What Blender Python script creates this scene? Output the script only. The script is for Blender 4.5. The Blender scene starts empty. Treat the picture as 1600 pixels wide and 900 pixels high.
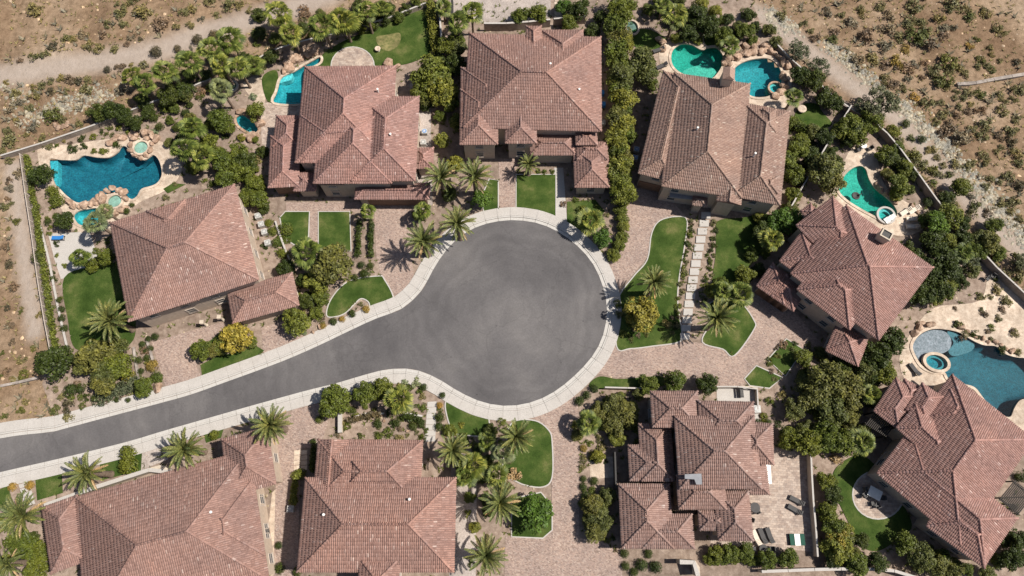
import bpy, math, random
import numpy as np
from mathutils import Vector
from mathutils.geometry import delaunay_2d_cdt
R = math.radians
random.seed(7); rng = np.random.default_rng(7)
SC = bpy.context.scene; COL = SC.collection

# ------------------------------------------------------------------ camera, sky, sun, exposure
TILT = R(18); DIST = 100.0; F = 1066.667
cam = bpy.data.cameras.new('camera'); co = bpy.data.objects.new('camera', cam); COL.objects.link(co)
cam.sensor_width = 36; cam.lens = 24; cam.clip_end = 6000
CX, CY, CZ = 0.0, -DIST*math.sin(TILT), DIST*math.cos(TILT)
co.location = (CX, CY, CZ); co.rotation_euler = (TILT, 0, 0); SC.camera = co
SUN = Vector((.70, .02, 1)).normalized()
elev = math.asin(SUN.z); azim = math.atan2(SUN.x, SUN.y)
w = bpy.data.worlds.new('World'); SC.world = w; w.use_nodes = True
nt = w.node_tree; bg = nt.nodes['Background']; sk = nt.nodes.new('ShaderNodeTexSky')
sk.sky_type = 'NISHITA'; sk.sun_disc = False; sk.sun_elevation = elev; sk.sun_rotation = azim
sk.dust_density = 1.5
nt.links.new(sk.outputs[0], bg.inputs[0]); bg.inputs[1].default_value = 0.058
sl = bpy.data.lights.new('sun', 'SUN'); sl.energy = 5.0; sl.angle = R(.55); sl.color = (1, .94, .85)
so = bpy.data.objects.new('sun', sl); COL.objects.link(so); so.location = (60, 0, 200)
so.rotation_euler = SUN.to_track_quat('Z', 'Y').to_euler()
SC.view_settings.view_transform = 'Standard'; SC.view_settings.look = 'None'
SC.view_settings.exposure = 0.52; SC.view_settings.gamma = 1

# ------------------------------------------------------------------ photo pixel -> world point at height z
ct, st = math.cos(TILT), math.sin(TILT)
def at(px, py, z=0.0):
    x = (px-800)/F; y = (450-py)/F
    dz = y*st-ct; k = (z-CZ)/dz
    return Vector((CX+x*k, CY+(y*ct+st)*k, z))
def mpp(px, py, z=0.0):            # metres per photo pixel there
    y = (450-py)/F
    return (z-CZ)/(y*st-ct)/F
def topx(p):                       # world -> photo pixel (for labels only)
    d = (p[0]-CX, p[1]-CY, p[2]-CZ)
    dep = d[1]*st-d[2]*ct; yy = d[1]*ct+d[2]*st
    return 800+F*d[0]/dep, 450-F*yy/dep

# ------------------------------------------------------------------ mesh helpers
def make_mesh(name, v, f, mat=None, smooth=False):
    me = bpy.data.meshes.new(name)
    v = np.asarray(v, dtype=np.float32)
    if isinstance(f, np.ndarray):
        n, k = f.shape
        me.vertices.add(len(v)); me.vertices.foreach_set('co', v.ravel())
        me.loops.add(n*k); me.loops.foreach_set('vertex_index', f.astype(np.int32).ravel())
        me.polygons.add(n); me.polygons.foreach_set('loop_start', np.arange(0, n*k, k, dtype=np.int32))
        me.update(calc_edges=True)
    else:
        me.from_pydata([tuple(map(float, q)) for q in v], [], f); me.update()
    if smooth: me.polygons.foreach_set('use_smooth', [True]*len(me.polygons))
    if mat: me.materials.append(mat)
    return me
def link(name, me, parent=None, loc=None, rot=None, scale=None, mat=None):
    o = bpy.data.objects.new(name, me); COL.objects.link(o)
    if parent: o.parent = parent
    if loc is not None: o.location = loc
    if rot is not None: o.rotation_euler = rot
    if scale is not None: o.scale = scale
    if mat is not None:
        o.material_slots[0].link = 'OBJECT'; o.material_slots[0].material = mat
    return o
def wpos(o):
    p = Vector((0, 0, 0))
    while o: p += Vector(o.location); o = o.parent
    return p
def part(name, v, f, mat, parent, smooth=False):
    v = np.asarray(v, float)-np.array(wpos(parent)); return link(name, make_mesh(name, v, f, mat, smooth), parent)
class MB:
    def __init__(s): s.v = []; s.f = []
    def box(s, c, h, u=(1, 0), tz=0):          # centre, half sizes, direction of local x in plan
        ux, uy = u; n = len(s.v)
        for dz in (-1, 1):
            for dx, dy in ((-1, -1), (1, -1), (1, 1), (-1, 1)):
                a, b = dx*h[0], dy*h[1]
                s.v.append((c[0]+a*ux-b*uy, c[1]+a*uy+b*ux, c[2]+dz*h[2]))
        s.f += [(n, n+3, n+2, n+1), (n+4, n+5, n+6, n+7)]+[(n+i, n+(i+1) % 4, n+4+(i+1) % 4, n+4+i) for i in range(4)]
        return s
    def lathe(s, c, prof, seg=10):             # prof: (radius, z)
        n = len(s.v)
        for r, z in prof:
            for i in range(seg):
                a = 2*math.pi*i/seg; s.v.append((c[0]+r*math.cos(a), c[1]+r*math.sin(a), c[2]+z))
        for k in range(len(prof)-1):
            for i in range(seg):
                j = (i+1) % seg; s.f.append((n+k*seg+i, n+k*seg+j, n+(k+1)*seg+j, n+(k+1)*seg+i))
        s.f.append(tuple(n+(len(prof)-1)*seg+i for i in range(seg)))
        s.f.append(tuple(n+i for i in reversed(range(seg))))
        return s
    def tube(s, p, q, r0, r1=None, seg=6):
        p, q = Vector(p), Vector(q); d = (q-p).normalized(); r1 = r0 if r1 is None else r1
        a = d.orthogonal().normalized(); b = d.cross(a); n = len(s.v)
        for c, r in ((p, r0), (q, r1)):
            for i in range(seg):
                t = 2*math.pi*i/seg; s.v.append(tuple(c+a*r*math.cos(t)+b*r*math.sin(t)))
        s.f += [(n+i, n+(i+1) % seg, n+seg+(i+1) % seg, n+seg+i) for i in range(seg)]
        s.f += [tuple(n+i for i in reversed(range(seg))), tuple(n+seg+i for i in range(seg))]
        return s
    def mesh(s, name, mat, smooth=False): return make_mesh(name, s.v, s.f, mat, smooth)
def inpoly(pts, poly):
    x, y = pts[:, 0], pts[:, 1]; r = np.zeros(len(pts), bool); n = len(poly)
    for i in range(n):
        x0, y0 = poly[i][0], poly[i][1]; x1, y1 = poly[(i+1) % n][0], poly[(i+1) % n][1]
        c = ((y0 > y) != (y1 > y))
        with np.errstate(divide='ignore', invalid='ignore'):
            r ^= c & (x < (x1-x0)*(y-y0)/((y1-y0) if y1 != y0 else 1e-12)+x0)
    return r
def cat_rom(P, closed=True, n=5):
    P = [Vector(p) for p in P]; N = len(P); out = []
    for i in range(N if closed else N-1):
        g = (lambda k: P[k % N]) if closed else (lambda k: P[min(max(k, 0), N-1)])
        a, b, c, d = g(i-1), g(i), g(i+1), g(i+2)
        for j in range(n):
            t = j/n
            out.append(.5*((2*b)+(c-a)*t+(2*a-5*b+4*c-d)*t*t+(3*b-a-3*c+d)*t**3))
    if not closed: out.append(P[-1])
    return out
def world_poly(px, z=0, smooth=True):
    p = [at(x, y, z) for x, y in px]
    return cat_rom(p, True) if smooth else p

# ------------------------------------------------------------------ things, labels
THINGS = []
def tag(o, base, cat, group=None, pos=None, fixed=False):
    o['label'] = base; o['category'] = cat
    if group: o['group'] = group
    if pos is None: pos = topx(wpos(o))
    THINGS.append([o, base, cat, pos, fixed]); return o
def empty(name, loc):
    o = bpy.data.objects.new(name, None); COL.objects.link(o); o.location = loc
    o.empty_display_size = .3; return o

# ------------------------------------------------------------------ materials
def mat_new(name):
    m = bpy.data.materials.new(name); m.use_nodes = True; n = m.node_tree.nodes
    return m, n, m.node_tree.links, n['Principled BSDF']
def ramp(n, stops, interp='LINEAR'):
    r = n.new('ShaderNodeValToRGB'); r.color_ramp.interpolation = interp
    e = r.color_ramp.elements
    while len(e) < len(stops): e.new(.5)
    for q, (p, c) in zip(e, stops): q.position = p; q.color = (*c, 1)
    return r
def noise(n, l, src, scale, detail=6, rough=.6, dim='3D'):
    t = n.new('ShaderNodeTexNoise'); t.inputs['Scale'].default_value = scale
    t.inputs['Detail'].default_value = detail; t.inputs['Roughness'].default_value = rough
    if src is not None: l.new(src, t.inputs['Vector'])
    return t
def mixc(n, l, fac, a, b, mode='MIX'):
    m = n.new('ShaderNodeMix'); m.data_type = 'RGBA'; m.blend_type = mode
    for s, v in ((0, fac), (6, a), (7, b)):
        if isinstance(v, (int, float)): m.inputs[s].default_value = v
        elif isinstance(v, tuple): m.inputs[s].default_value = (*v, 1)
        else: l.new(v, m.inputs[s])
    return m.outputs[2]
def bump(n, l, h, b, dist=.05, strength=1.0):
    k = n.new('ShaderNodeBump'); k.inputs['Distance'].default_value = dist; k.inputs['Strength'].default_value = strength
    l.new(h, k.inputs['Height']); l.new(k.outputs[0], b.inputs['Normal']); return k
def geo_pos(n): return n.new('ShaderNodeNewGeometry').outputs['Position']
def mathn(n, l, op, a, b=0):
    m = n.new('ShaderNodeMath'); m.operation = op
    for i, v in enumerate((a, b)):
        if isinstance(v, (int, float)): m.inputs[i].default_value = v
        else: l.new(v, m.inputs[i])
    return m.outputs[0]
def noisy(name, stops, scale, rough=.85, big=None, bdist=0, fine=None):
    m, n, l, b = mat_new(name); p = geo_pos(n)
    t = noise(n, l, p, scale); r = ramp(n, stops); l.new(t.outputs[0], r.inputs[0]); c = r.outputs[0]
    if big:
        t2 = noise(n, l, p, big, 3); r2 = ramp(n, [(.35, (.78,)*3), (.65, (1.18,)*3)]); l.new(t2.outputs[0], r2.inputs[0])
        c = mixc(n, l, 1.0, c, r2.outputs[0], 'MULTIPLY')
    if fine:
        t3 = noise(n, l, p, fine, 3); r3 = ramp(n, [(.3, (.82,)*3), (.7, (1.18,)*3)]); l.new(t3.outputs[0], r3.inputs[0])
        c = mixc(n, l, 1.0, c, r3.outputs[0], 'MULTIPLY')
    l.new(c, b.inputs['Base Color']); b.inputs['Roughness'].default_value = rough
    b.inputs['Specular IOR Level'].default_value = .2
    if bdist: bump(n, l, t.outputs[0], b, bdist)
    return m
def plain(name, c, rough=.6, metal=0, spec=.3):
    m, n, l, b = mat_new(name); b.inputs['Roughness'].default_value = rough
    b.inputs['Metallic'].default_value = metal; b.inputs['Specular IOR Level'].default_value = spec
    t = noise(n, l, geo_pos(n), 2.5, 6); r = ramp(n, [(.3, tuple(x*.86 for x in c)), (.7, tuple(min(1, x*1.1) for x in c))])
    l.new(t.outputs[0], r.inputs[0]); l.new(r.outputs[0], b.inputs['Base Color']); return m
def foliage(name, c, var=.45, trans=.22, warm=None):
    m, n, l, b = mat_new(name); g = n.new('ShaderNodeNewGeometry')
    d = tuple(x*(1-var) for x in c); h = warm or tuple(min(1, x*(1+var*1.25)) for x in c)
    r = ramp(n, [(0, d), (.55, c), (1, h)]); l.new(g.outputs['Random Per Island'], r.inputs[0])
    oi = n.new('ShaderNodeObjectInfo'); r2 = ramp(n, [(0, (.78, .84, .8)), (.5, (1, 1, 1)), (1, (1.25, 1.12, .95))])
    l.new(oi.outputs['Random'], r2.inputs[0]); cc = mixc(n, l, 1.0, r.outputs[0], r2.outputs[0], 'MULTIPLY')
    t = noise(n, l, g.outputs['Position'], .9, 3); r3 = ramp(n, [(.35, (.75, .8, .8)), (.65, (1.25, 1.2, 1.0))])
    l.new(t.outputs[0], r3.inputs[0]); cc = mixc(n, l, 1.0, cc, r3.outputs[0], 'MULTIPLY')
    l.new(cc, b.inputs['Base Color']); b.inputs['Roughness'].default_value = .55; b.inputs['Specular IOR Level'].default_value = .3
    tr = n.new('ShaderNodeBsdfTranslucent'); l.new(cc, tr.inputs[0]); mx = n.new('ShaderNodeMixShader'); mx.inputs[0].default_value = trans
    out = n['Material Output']; l.new(b.outputs[0], mx.inputs[1]); l.new(tr.outputs[0], mx.inputs[2]); l.new(mx.outputs[0], out.inputs[0])
    return m
def tile_mat(name, tint=(1, 1, 1)):
    m, n, l, b = mat_new(name); g = n.new('ShaderNodeNewGeometry')
    T = lambda *c: tuple(x*y*k for x, y, k in zip(c, tint, (1.08, 1.01, .985)))
    r = ramp(n, [(0, T(.205, .130, .112)), (.3, T(.245, .158, .136)), (.55, T(.264, .172, .148)), (.8, T(.290, .192, .166)), (.965, T(.268, .186, .166)), (.988, T(.36, .275, .245)), (1, T(.43, .35, .315))])
    l.new(g.outputs['Random Per Island'], r.inputs[0])
    t = noise(n, l, g.outputs['Position'], .22, 5, .65); r2 = ramp(n, [(.30, (.74, .78, .82)), (.48, (.98, .98, .98)), (.62, (1.06, 1.03, 1.0)), (.72, (1.2, 1.12, 1.06))])
    l.new(t.outputs[0], r2.inputs[0]); c = mixc(n, l, 1.0, r.outputs[0], r2.outputs[0], 'MULTIPLY')
    t2 = noise(n, l, g.outputs['Position'], 5, 4); r3 = ramp(n, [(.35, (.8,)*3), (.65, (1.15,)*3)]); l.new(t2.outputs[0], r3.inputs[0])
    c = mixc(n, l, 1.0, c, r3.outputs[0], 'MULTIPLY')
    l.new(c, b.inputs['Base Color']); b.inputs['Roughness'].default_value = .8; b.inputs['Specular IOR Level'].default_value = .15
    return m
def paver_mat(name, cols, bw=.22, bh=.11, rot=.3, mortar=(.20, .16, .14), big=.25):
    m, n, l, b = mat_new(name); p = geo_pos(n)
    mp = n.new('ShaderNodeMapping'); mp.inputs['Rotation'].default_value = (0, 0, rot); l.new(p, mp.inputs[0])
    wv = noise(n, l, mp.outputs[0], 1.2, 2); 
    ad = n.new('ShaderNodeVectorMath'); ad.operation = 'MULTIPLY_ADD'; l.new(wv.outputs[1], ad.inputs[0]); ad.inputs[1].default_value = (.25, .25, 0); l.new(mp.outputs[0], ad.inputs[2])
    br = n.new('ShaderNodeTexBrick'); l.new(ad.outputs[0], br.inputs[0]); br.inputs['Scale'].default_value = 1
    br.inputs['Brick Width'].default_value = bw; br.inputs['Row Height'].default_value = bh; br.inputs['Mortar Size'].default_value = .008
    br.inputs['Color1'].default_value = (0, 0, 0, 1); br.inputs['Color2'].default_value = (1, 1, 1, 1); br.inputs['Mortar'].default_value = (.5, .5, .5, 1)
    r = ramp(n, [(i/(len(cols)-1), c) for i, c in enumerate(cols)]); l.new(br.outputs[0], r.inputs[0])
    c = mixc(n, l, br.outputs[1], r.outputs[0], mortar)
    t = noise(n, l, p, big, 5, .7); r2 = ramp(n, [(.3, (.82, .82, .84)), (.7, (1.14, 1.12, 1.08))]); l.new(t.outputs[0], r2.inputs[0])
    c = mixc(n, l, 1.0, c, r2.outputs[0], 'MULTIPLY')
    t3 = noise(n, l, p, 3.2, 5, .7); r3 = ramp(n, [(.3, (.78, .78, .8)), (.7, (1.2, 1.16, 1.12))]); l.new(t3.outputs[0], r3.inputs[0])
    c = mixc(n, l, 1.0, c, r3.outputs[0], 'MULTIPLY')
    l.new(c, b.inputs['Base Color']); b.inputs['Roughness'].default_value = .85; b.inputs['Specular IOR Level'].default_value = .2
    bump(n, l, br.outputs[1], b, -.01); return m
def lawn_mat():
    m, n, l, b = mat_new('lawn'); p = geo_pos(n)
    t = noise(n, l, p, .35, 4, .6); r = ramp(n, [(.28, (.022, .042, .007)), (.45, (.036, .062, .012)), (.58, (.060, .084, .020)), (.72, (.115, .118, .042))]); l.new(t.outputs[0], r.inputs[0])
    t2 = noise(n, l, p, 9, 4, .8); r2 = ramp(n, [(.3, (.6,)*3), (.7, (1.4,)*3)]); l.new(t2.outputs[0], r2.inputs[0])
    c = mixc(n, l, 1.0, r.outputs[0], r2.outputs[0], 'MULTIPLY')
    l.new(c, b.inputs['Base Color']); b.inputs['Roughness'].default_value = .9; b.inputs['Specular IOR Level'].default_value = .1
    bump(n, l, t2.outputs[0], b, .06); return m
def desert_mat():
    m, n, l, b = mat_new('desert'); p = geo_pos(n)
    t = noise(n, l, p, .055, 8, .68); r = ramp(n, [(.34, (.130, .082, .050)), (.46, (.186, .126, .080)), (.56, (.236, .168, .112)), (.68, (.292, .224, .163))]); l.new(t.outputs[0], r.inputs[0])
    t2 = noise(n, l, p, 1.1, 8, .75); r2 = ramp(n, [(.32, (.60, .58, .55)), (.5, (1, 1, 1)), (.68, (1.32, 1.32, 1.34))]); l.new(t2.outputs[0], r2.inputs[0])
    c = mixc(n, l, 1.0, r.outputs[0], r2.outputs[0], 'MULTIPLY')
    v = n.new('ShaderNodeTexVoronoi'); v.inputs['Scale'].default_value = 1.7; l.new(p, v.inputs[0])
    rv = ramp(n, [(.12, (1.4, 1.4, 1.4)), (.2, (1, 1, 1))]); l.new(v.outputs[0], rv.inputs[0]); c = mixc(n, l, .7, c, rv.outputs[0], 'MULTIPLY')
    a = n.new('ShaderNodeAttribute'); a.attribute_name = 'track'
    t3 = noise(n, l, p, .8, 6, .7); r3 = ramp(n, [(.3, (.28, .232, .195)), (.7, (.36, .305, .265))]); l.new(t3.outputs[0], r3.inputs[0])
    f = mathn(n, l, 'MULTIPLY', a.outputs['Fac'], .85); c = mixc(n, l, f, c, r3.outputs[0])
    l.new(c, b.inputs['Base Color']); b.inputs['Roughness'].default_value = .95; b.inputs['Specular IOR Level'].default_value = .1
    bump(n, l, t2.outputs[0], b, .22, .8); return m
def asphalt_mat():
    m, n, l, b = mat_new('asphalt'); p = geo_pos(n)
    t = noise(n, l, p, .07, 6, .6); r = ramp(n, [(.33, (.068, .064, .066)), (.5, (.097, .091, .092)), (.66, (.132, .123, .121))]); l.new(t.outputs[0], r.inputs[0])
    t2 = noise(n, l, p, 4, 6, .8); r2 = ramp(n, [(.3, (.82,)*3), (.7, (1.17,)*3)]); l.new(t2.outputs[0], r2.inputs[0])
    c = mixc(n, l, 1.0, r.outputs[0], r2.outputs[0], 'MULTIPLY')
    # swirls worn by turning tyres round the circle centre
    vm = n.new('ShaderNodeVectorMath'); vm.operation = 'DISTANCE'; l.new(p, vm.inputs[0]); vm.inputs[1].default_value = at(803, 490)
    tw = noise(n, l, p, .11, 4); WW_ = mathn(n, l, 'MULTIPLY', tw.outputs[0], 9.0); WW2 = mathn(n, l, 'ADD', vm.outputs['Value'], WW_)
    t3 = n.new('ShaderNodeTexNoise'); t3.noise_dimensions = '1D'; t3.inputs['Scale'].default_value = .9; t3.inputs['Detail'].default_value = 6; l.new(WW2, t3.inputs['W'])
    r3 = ramp(n, [(.35, (.94,)*3), (.65, (1.05,)*3)]); l.new(t3.outputs[0], r3.inputs[0]); c = mixc(n, l, 1.0, c, r3.outputs[0], 'MULTIPLY')
    v = n.new('ShaderNodeTexVoronoi'); v.inputs['Scale'].default_value = .42; v.inputs['Randomness'].default_value = 1; l.new(p, v.inputs[0])
    rv = ramp(n, [(.02, (.35,)*3), (.06, (1,)*3)]); l.new(v.outputs[0], rv.inputs[0]); c = mixc(n, l, .7, c, rv.outputs[0], 'MULTIPLY')
    wv = noise(n, l, p, .5, 4); av = n.new('ShaderNodeVectorMath'); av.operation = 'MULTIPLY_ADD'; l.new(wv.outputs[1], av.inputs[0]); av.inputs[1].default_value = (2.4,)*3; l.new(p, av.inputs[2])
    cr = n.new('ShaderNodeTexVoronoi'); cr.feature = 'DISTANCE_TO_EDGE'; cr.inputs['Scale'].default_value = .085; l.new(av.outputs[0], cr.inputs[0])
    rc = ramp(n, [(.002, (.74,)*3), (.006, (1,)*3)]); l.new(cr.outputs[0], rc.inputs[0]); c = mixc(n, l, .55, c, rc.outputs[0], 'MULTIPLY')
    l.new(c, b.inputs['Base Color']); b.inputs['Roughness'].default_value = .85; b.inputs['Specular IOR Level'].default_value = .25
    bump(n, l, t2.outputs[0], b, .012); return m
def water_mat(name, tint, gl=.04):
    m, n, l, b = mat_new(name); out = n['Material Output']; p = geo_pos(n)
    t = noise(n, l, p, 1.6, 4, .6); bp = n.new('ShaderNodeBump'); bp.inputs['Distance'].default_value = .012; l.new(t.outputs[0], bp.inputs['Height'])
    tr = n.new('ShaderNodeBsdfTransparent'); tr.inputs[0].default_value = (*tint, 1)
    g = n.new('ShaderNodeBsdfGlossy'); g.inputs['Roughness'].default_value = .015; l.new(bp.outputs[0], g.inputs['Normal'])
    fr = n.new('ShaderNodeFresnel'); fr.inputs[0].default_value = 1.33; l.new(bp.outputs[0], fr.inputs['Normal'])
    mx = n.new('ShaderNodeMixShader'); l.new(fr.outputs[0], mx.inputs[0]); l.new(tr.outputs[0], mx.inputs[1]); l.new(g.outputs[0], mx.inputs[2])
    l.new(mx.outputs[0], out.inputs[0]); return m
def plaster_mat(name, a, c2):      # pool floor; caustic ripples of light are painted into its pebble mottling
    m, n, l, b = mat_new(name); p = geo_pos(n)
    t = noise(n, l, p, 1.4, 4, .6); r = ramp(n, [(.3, a), (.7, c2)]); l.new(t.outputs[0], r.inputs[0])
    t2 = noise(n, l, p, 4, 4, .7); r2 = ramp(n, [(.35, (.62,)*3), (.65, (1.42,)*3)]); l.new(t2.outputs[0], r2.inputs[0])
    c = mixc(n, l, 1.0, r.outputs[0], r2.outputs[0], 'MULTIPLY')
    l.new(c, b.inputs['Base Color']); b.inputs['Roughness'].default_value = .7; return m

M = {}
M['desert'] = desert_mat(); M['asphalt'] = asphalt_mat(); M['lawn'] = lawn_mat()
M['soil'] = noisy('garden_soil', [(.3, (.155, .112, .085)), (.5, (.225, .170, .135)), (.7, (.30, .235, .19))], 1.3, .95, .12, .08, 9)
M['paver'] = paver_mat('pavers', [(.208, .154, .130), (.288, .218, .186), (.348, .272, .236), (.308, .224, .188), (.402, .332, .290)])
M['paver2'] = paver_mat('pale_pavers', [(.26, .205, .175), (.34, .28, .24), (.41, .345, .295), (.31, .245, .205)], .5, .3, .05)
M['sand'] = noisy('sandstone_deck', [(.3, (.33, .255, .195)), (.5, (.43, .345, .27)), (.7, (.52, .435, .35))], 1.6, .85, .3, .03, 7)
M['conc'] = noisy('concrete', [(.3, (.355, .33, .305)), (.7, (.40, .375, .35))], .6, .85, None, .005, 12)
M['kerb'] = noisy('kerb_concrete', [(.3, (.375, .355, .33)), (.7, (.425, .405, .38))], .6, .85, None, .005, 12)
M['gravel'] = noisy('grey_gravel', [(.3, (.24, .20, .175)), (.7, (.40, .35, .32))], 5, .95, .3, .05)
M['stucco'] = plain('stucco', (.42, .335, .265), .9); M['cream'] = plain('cream_render', (.46, .39, .31), .9)
M['fascia'] = plain('fascia', (.20, .135, .105), .7); M['deck'] = noisy('roof_underlay', [(.3, (.150, .092, .078)), (.7, (.215, .138, .118))], 2, .9)
M['rock'] = noisy('boulder', [(.3, (.19, .12, .08)), (.5, (.31, .21, .15)), (.7, (.44, .33, .25))], 2.2, .9, .5, .1, 8)
M['rubble'] = noisy('rubble', [(.3, (.19, .16, .14)), (.7, (.33, .29, .26))], 1.5, .95, .7)
M['wallcap'] = noisy('wall_block', [(.3, (.22, .175, .14)), (.7, (.34, .285, .24))], 2, .9, .3)
M['white'] = plain('white_paint', (.66, .65, .62), .5); M['iron'] = plain('dark_iron', (.03, .028, .027), .5)
M['rail'] = plain('tan_fence_metal', (.42, .36, .31), .6)
M['glass'] = plain('window_glass', (.05, .065, .08), .08, 0, .6); M['bark'] = noisy('bark', [(.3, (.10, .07, .05)), (.7, (.22, .165, .125))], 6, .95)
M['gdoor'] = plain('garage_door_wood', (.20, .12, .08), .6); M['grille'] = plain('grille_grey', (.22, .23, .23), .5, .3)
M['blue'] = plain('blue_plastic', (.03, .16, .42), .45); M['charcoal'] = plain('charcoal_sling', (.055, .052, .052), .7)
M['cushion'] = plain('cream_cushion', (.60, .52, .43), .9); M['greencloth'] = plain('green_cushion', (.02, .07, .05), .9)
M['bronze'] = plain('bronze_metal', (.030, .024, .020), .7); M['steel'] = plain('grey_flashing', (.20, .205, .22), .7, 0)
M['frond'] = foliage('date_frond', (.125, .148, .048), .4, .2, (.25, .24, .09)); M['fan'] = foliage('fan_frond', (.108, .140, .026), .5, .22, (.26, .27, .07))
M['fang'] = foliage('grey_fan_frond', (.13, .155, .075), .45, .2)
for k, c in dict(dark=(.042, .058, .010), mid=(.088, .108, .016), bright=(.072, .125, .018), olive=(.102, .108, .030), yellow=(.230, .195, .036),
                 yg=(.140, .150, .026), grey=(.110, .120, .070), scrub=(.165, .148, .068), sgrey=(.185, .155, .115), sbrown=(.175, .122, .088),
                 sdark=(.085, .072, .045), gold=(.26, .175, .045), agave=(.19, .22, .13), tan=(.36, .25, .14)).items():
    M[k] = foliage(k+'_leaves', c)
TILE = {k: tile_mat('roof_tile_'+k, t) for k, t in dict(a=(1, 1, 1), dark=(.90, .90, .90), brown=(1.0, 1.11, 1.06), grey=(.93, 1.0, 1.02), pink=(1.05, 1.0, 1.03), b=(1.0, .97, .95)).items()}
WATER = water_mat('pool_water', (.62, .93, .97)); WATER2 = water_mat('green_pool_water', (.55, .95, .90))
# ------------------------------------------------------------------ sheets with pool holes
POOLS = []                                                      # world polygons cut out of every ground sheet
def sheet(name, poly, z, mat, holes=True, structure=True, thick=0):
    """flat sheet over a world polygon, with every pool cut out; a rim skirt gives it an edge"""
    P = [Vector((p[0], p[1])) for p in poly]; pts = list(P); edges = [(i, (i+1) % len(P)) for i in range(len(P))]
    x0 = min(p.x for p in P); x1 = max(p.x for p in P); y0 = min(p.y for p in P); y1 = max(p.y for p in P); hs = []
    if holes:
        for h in POOLS:
            if max(q[0] for q in h) > x0 and min(q[0] for q in h) < x1 and max(q[1] for q in h) > y0 and min(q[1] for q in h) < y1:
                hs.append(h); k = len(pts); pts += [Vector((q[0], q[1])) for q in h]
                edges += [(k+i, k+(i+1) % len(h)) for i in range(len(h))]
    v, e, f, *_ = delaunay_2d_cdt(pts, edges, [], 0, 1e-5)
    V = np.array([(q.x, q.y) for q in v]); Fa = np.array([list(t) for t in f]); cen = V[Fa].mean(1)
    keep = inpoly(cen, P)
    for h in hs: keep &= ~inpoly(cen, h)
    Fa = Fa[keep]; VV = np.c_[V, np.full(len(V), z)]
    a = VV[Fa]; cr = (a[:, 1, 0]-a[:, 0, 0])*(a[:, 2, 1]-a[:, 0, 1])-(a[:, 1, 1]-a[:, 0, 1])*(a[:, 2, 0]-a[:, 0, 0])
    Fa[cr < 0] = Fa[cr < 0][:, ::-1]
    faces = [tuple(t) for t in Fa]; verts = [tuple(q) for q in VV]
    if thick:
        k = len(verts); n = len(P)
        verts += [(p.x, p.y, z) for p in P]+[(p.x, p.y, z-thick) for p in P]
        faces += [(k+i, k+(i+1) % n, k+n+(i+1) % n, k+n+i) for i in range(n)]
    o = link(name, make_mesh(name, verts, faces, mat))
    if structure: o['kind'] = 'structure'
    return o
def offset(poly, d, closed=True):
    P = [Vector((p[0], p[1])) for p in poly]; n = len(P); out = []
    for i in range(n):
        a = P[i-1] if (closed or i > 0) else P[i]; b = P[(i+1) % n] if (closed or i < n-1) else P[i]
        t = (b-a).normalized(); out.append(P[i]+Vector((t.y, -t.x))*d)
    return out
def area(P): return .5*sum(P[i][0]*P[(i+1) % len(P)][1]-P[(i+1) % len(P)][0]*P[i][1] for i in range(len(P)))
def resample(P, step, closed=False):
    P = [Vector(p[:2]) for p in P]+([Vector(P[0][:2])] if closed else []); L = [0]
    for a, b in zip(P, P[1:]): L.append(L[-1]+(b-a).length)
    n = max(2, round(L[-1]/step)); out = []; k = 0
    for i in range(n+(0 if closed else 1)):
        s = L[-1]*i/n
        while k < len(P)-2 and L[k+1] < s: k += 1
        out.append(P[k].lerp(P[k+1], (s-L[k])/max(1e-9, L[k+1]-L[k])))
    return out
def ribbon(name, line, w0, w1, z0, z1, mat, closed=False, parent=None):
    """a solid band along a line between offsets w0 and w1, from z0 up to z1"""
    a = offset(line, w0, closed); b = offset(line, w1, closed); n = len(line); v = []; f = []
    for p, q in zip(a, b): v += [(p.x, p.y, z0), (p.x, p.y, z1), (q.x, q.y, z1), (q.x, q.y, z0)]
    for i in range(n if closed else n-1):
        j = (i+1) % n
        for k in range(4): f.append((4*i+k, 4*i+(k+1) % 4, 4*j+(k+1) % 4, 4*j+k))
    if not closed: f += [(0, 3, 2, 1), (4*n-4, 4*n-3, 4*n-2, 4*n-1)]
    if parent: return part(name, v, f, mat, parent)
    return link(name, make_mesh(name, v, f, mat))

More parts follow.
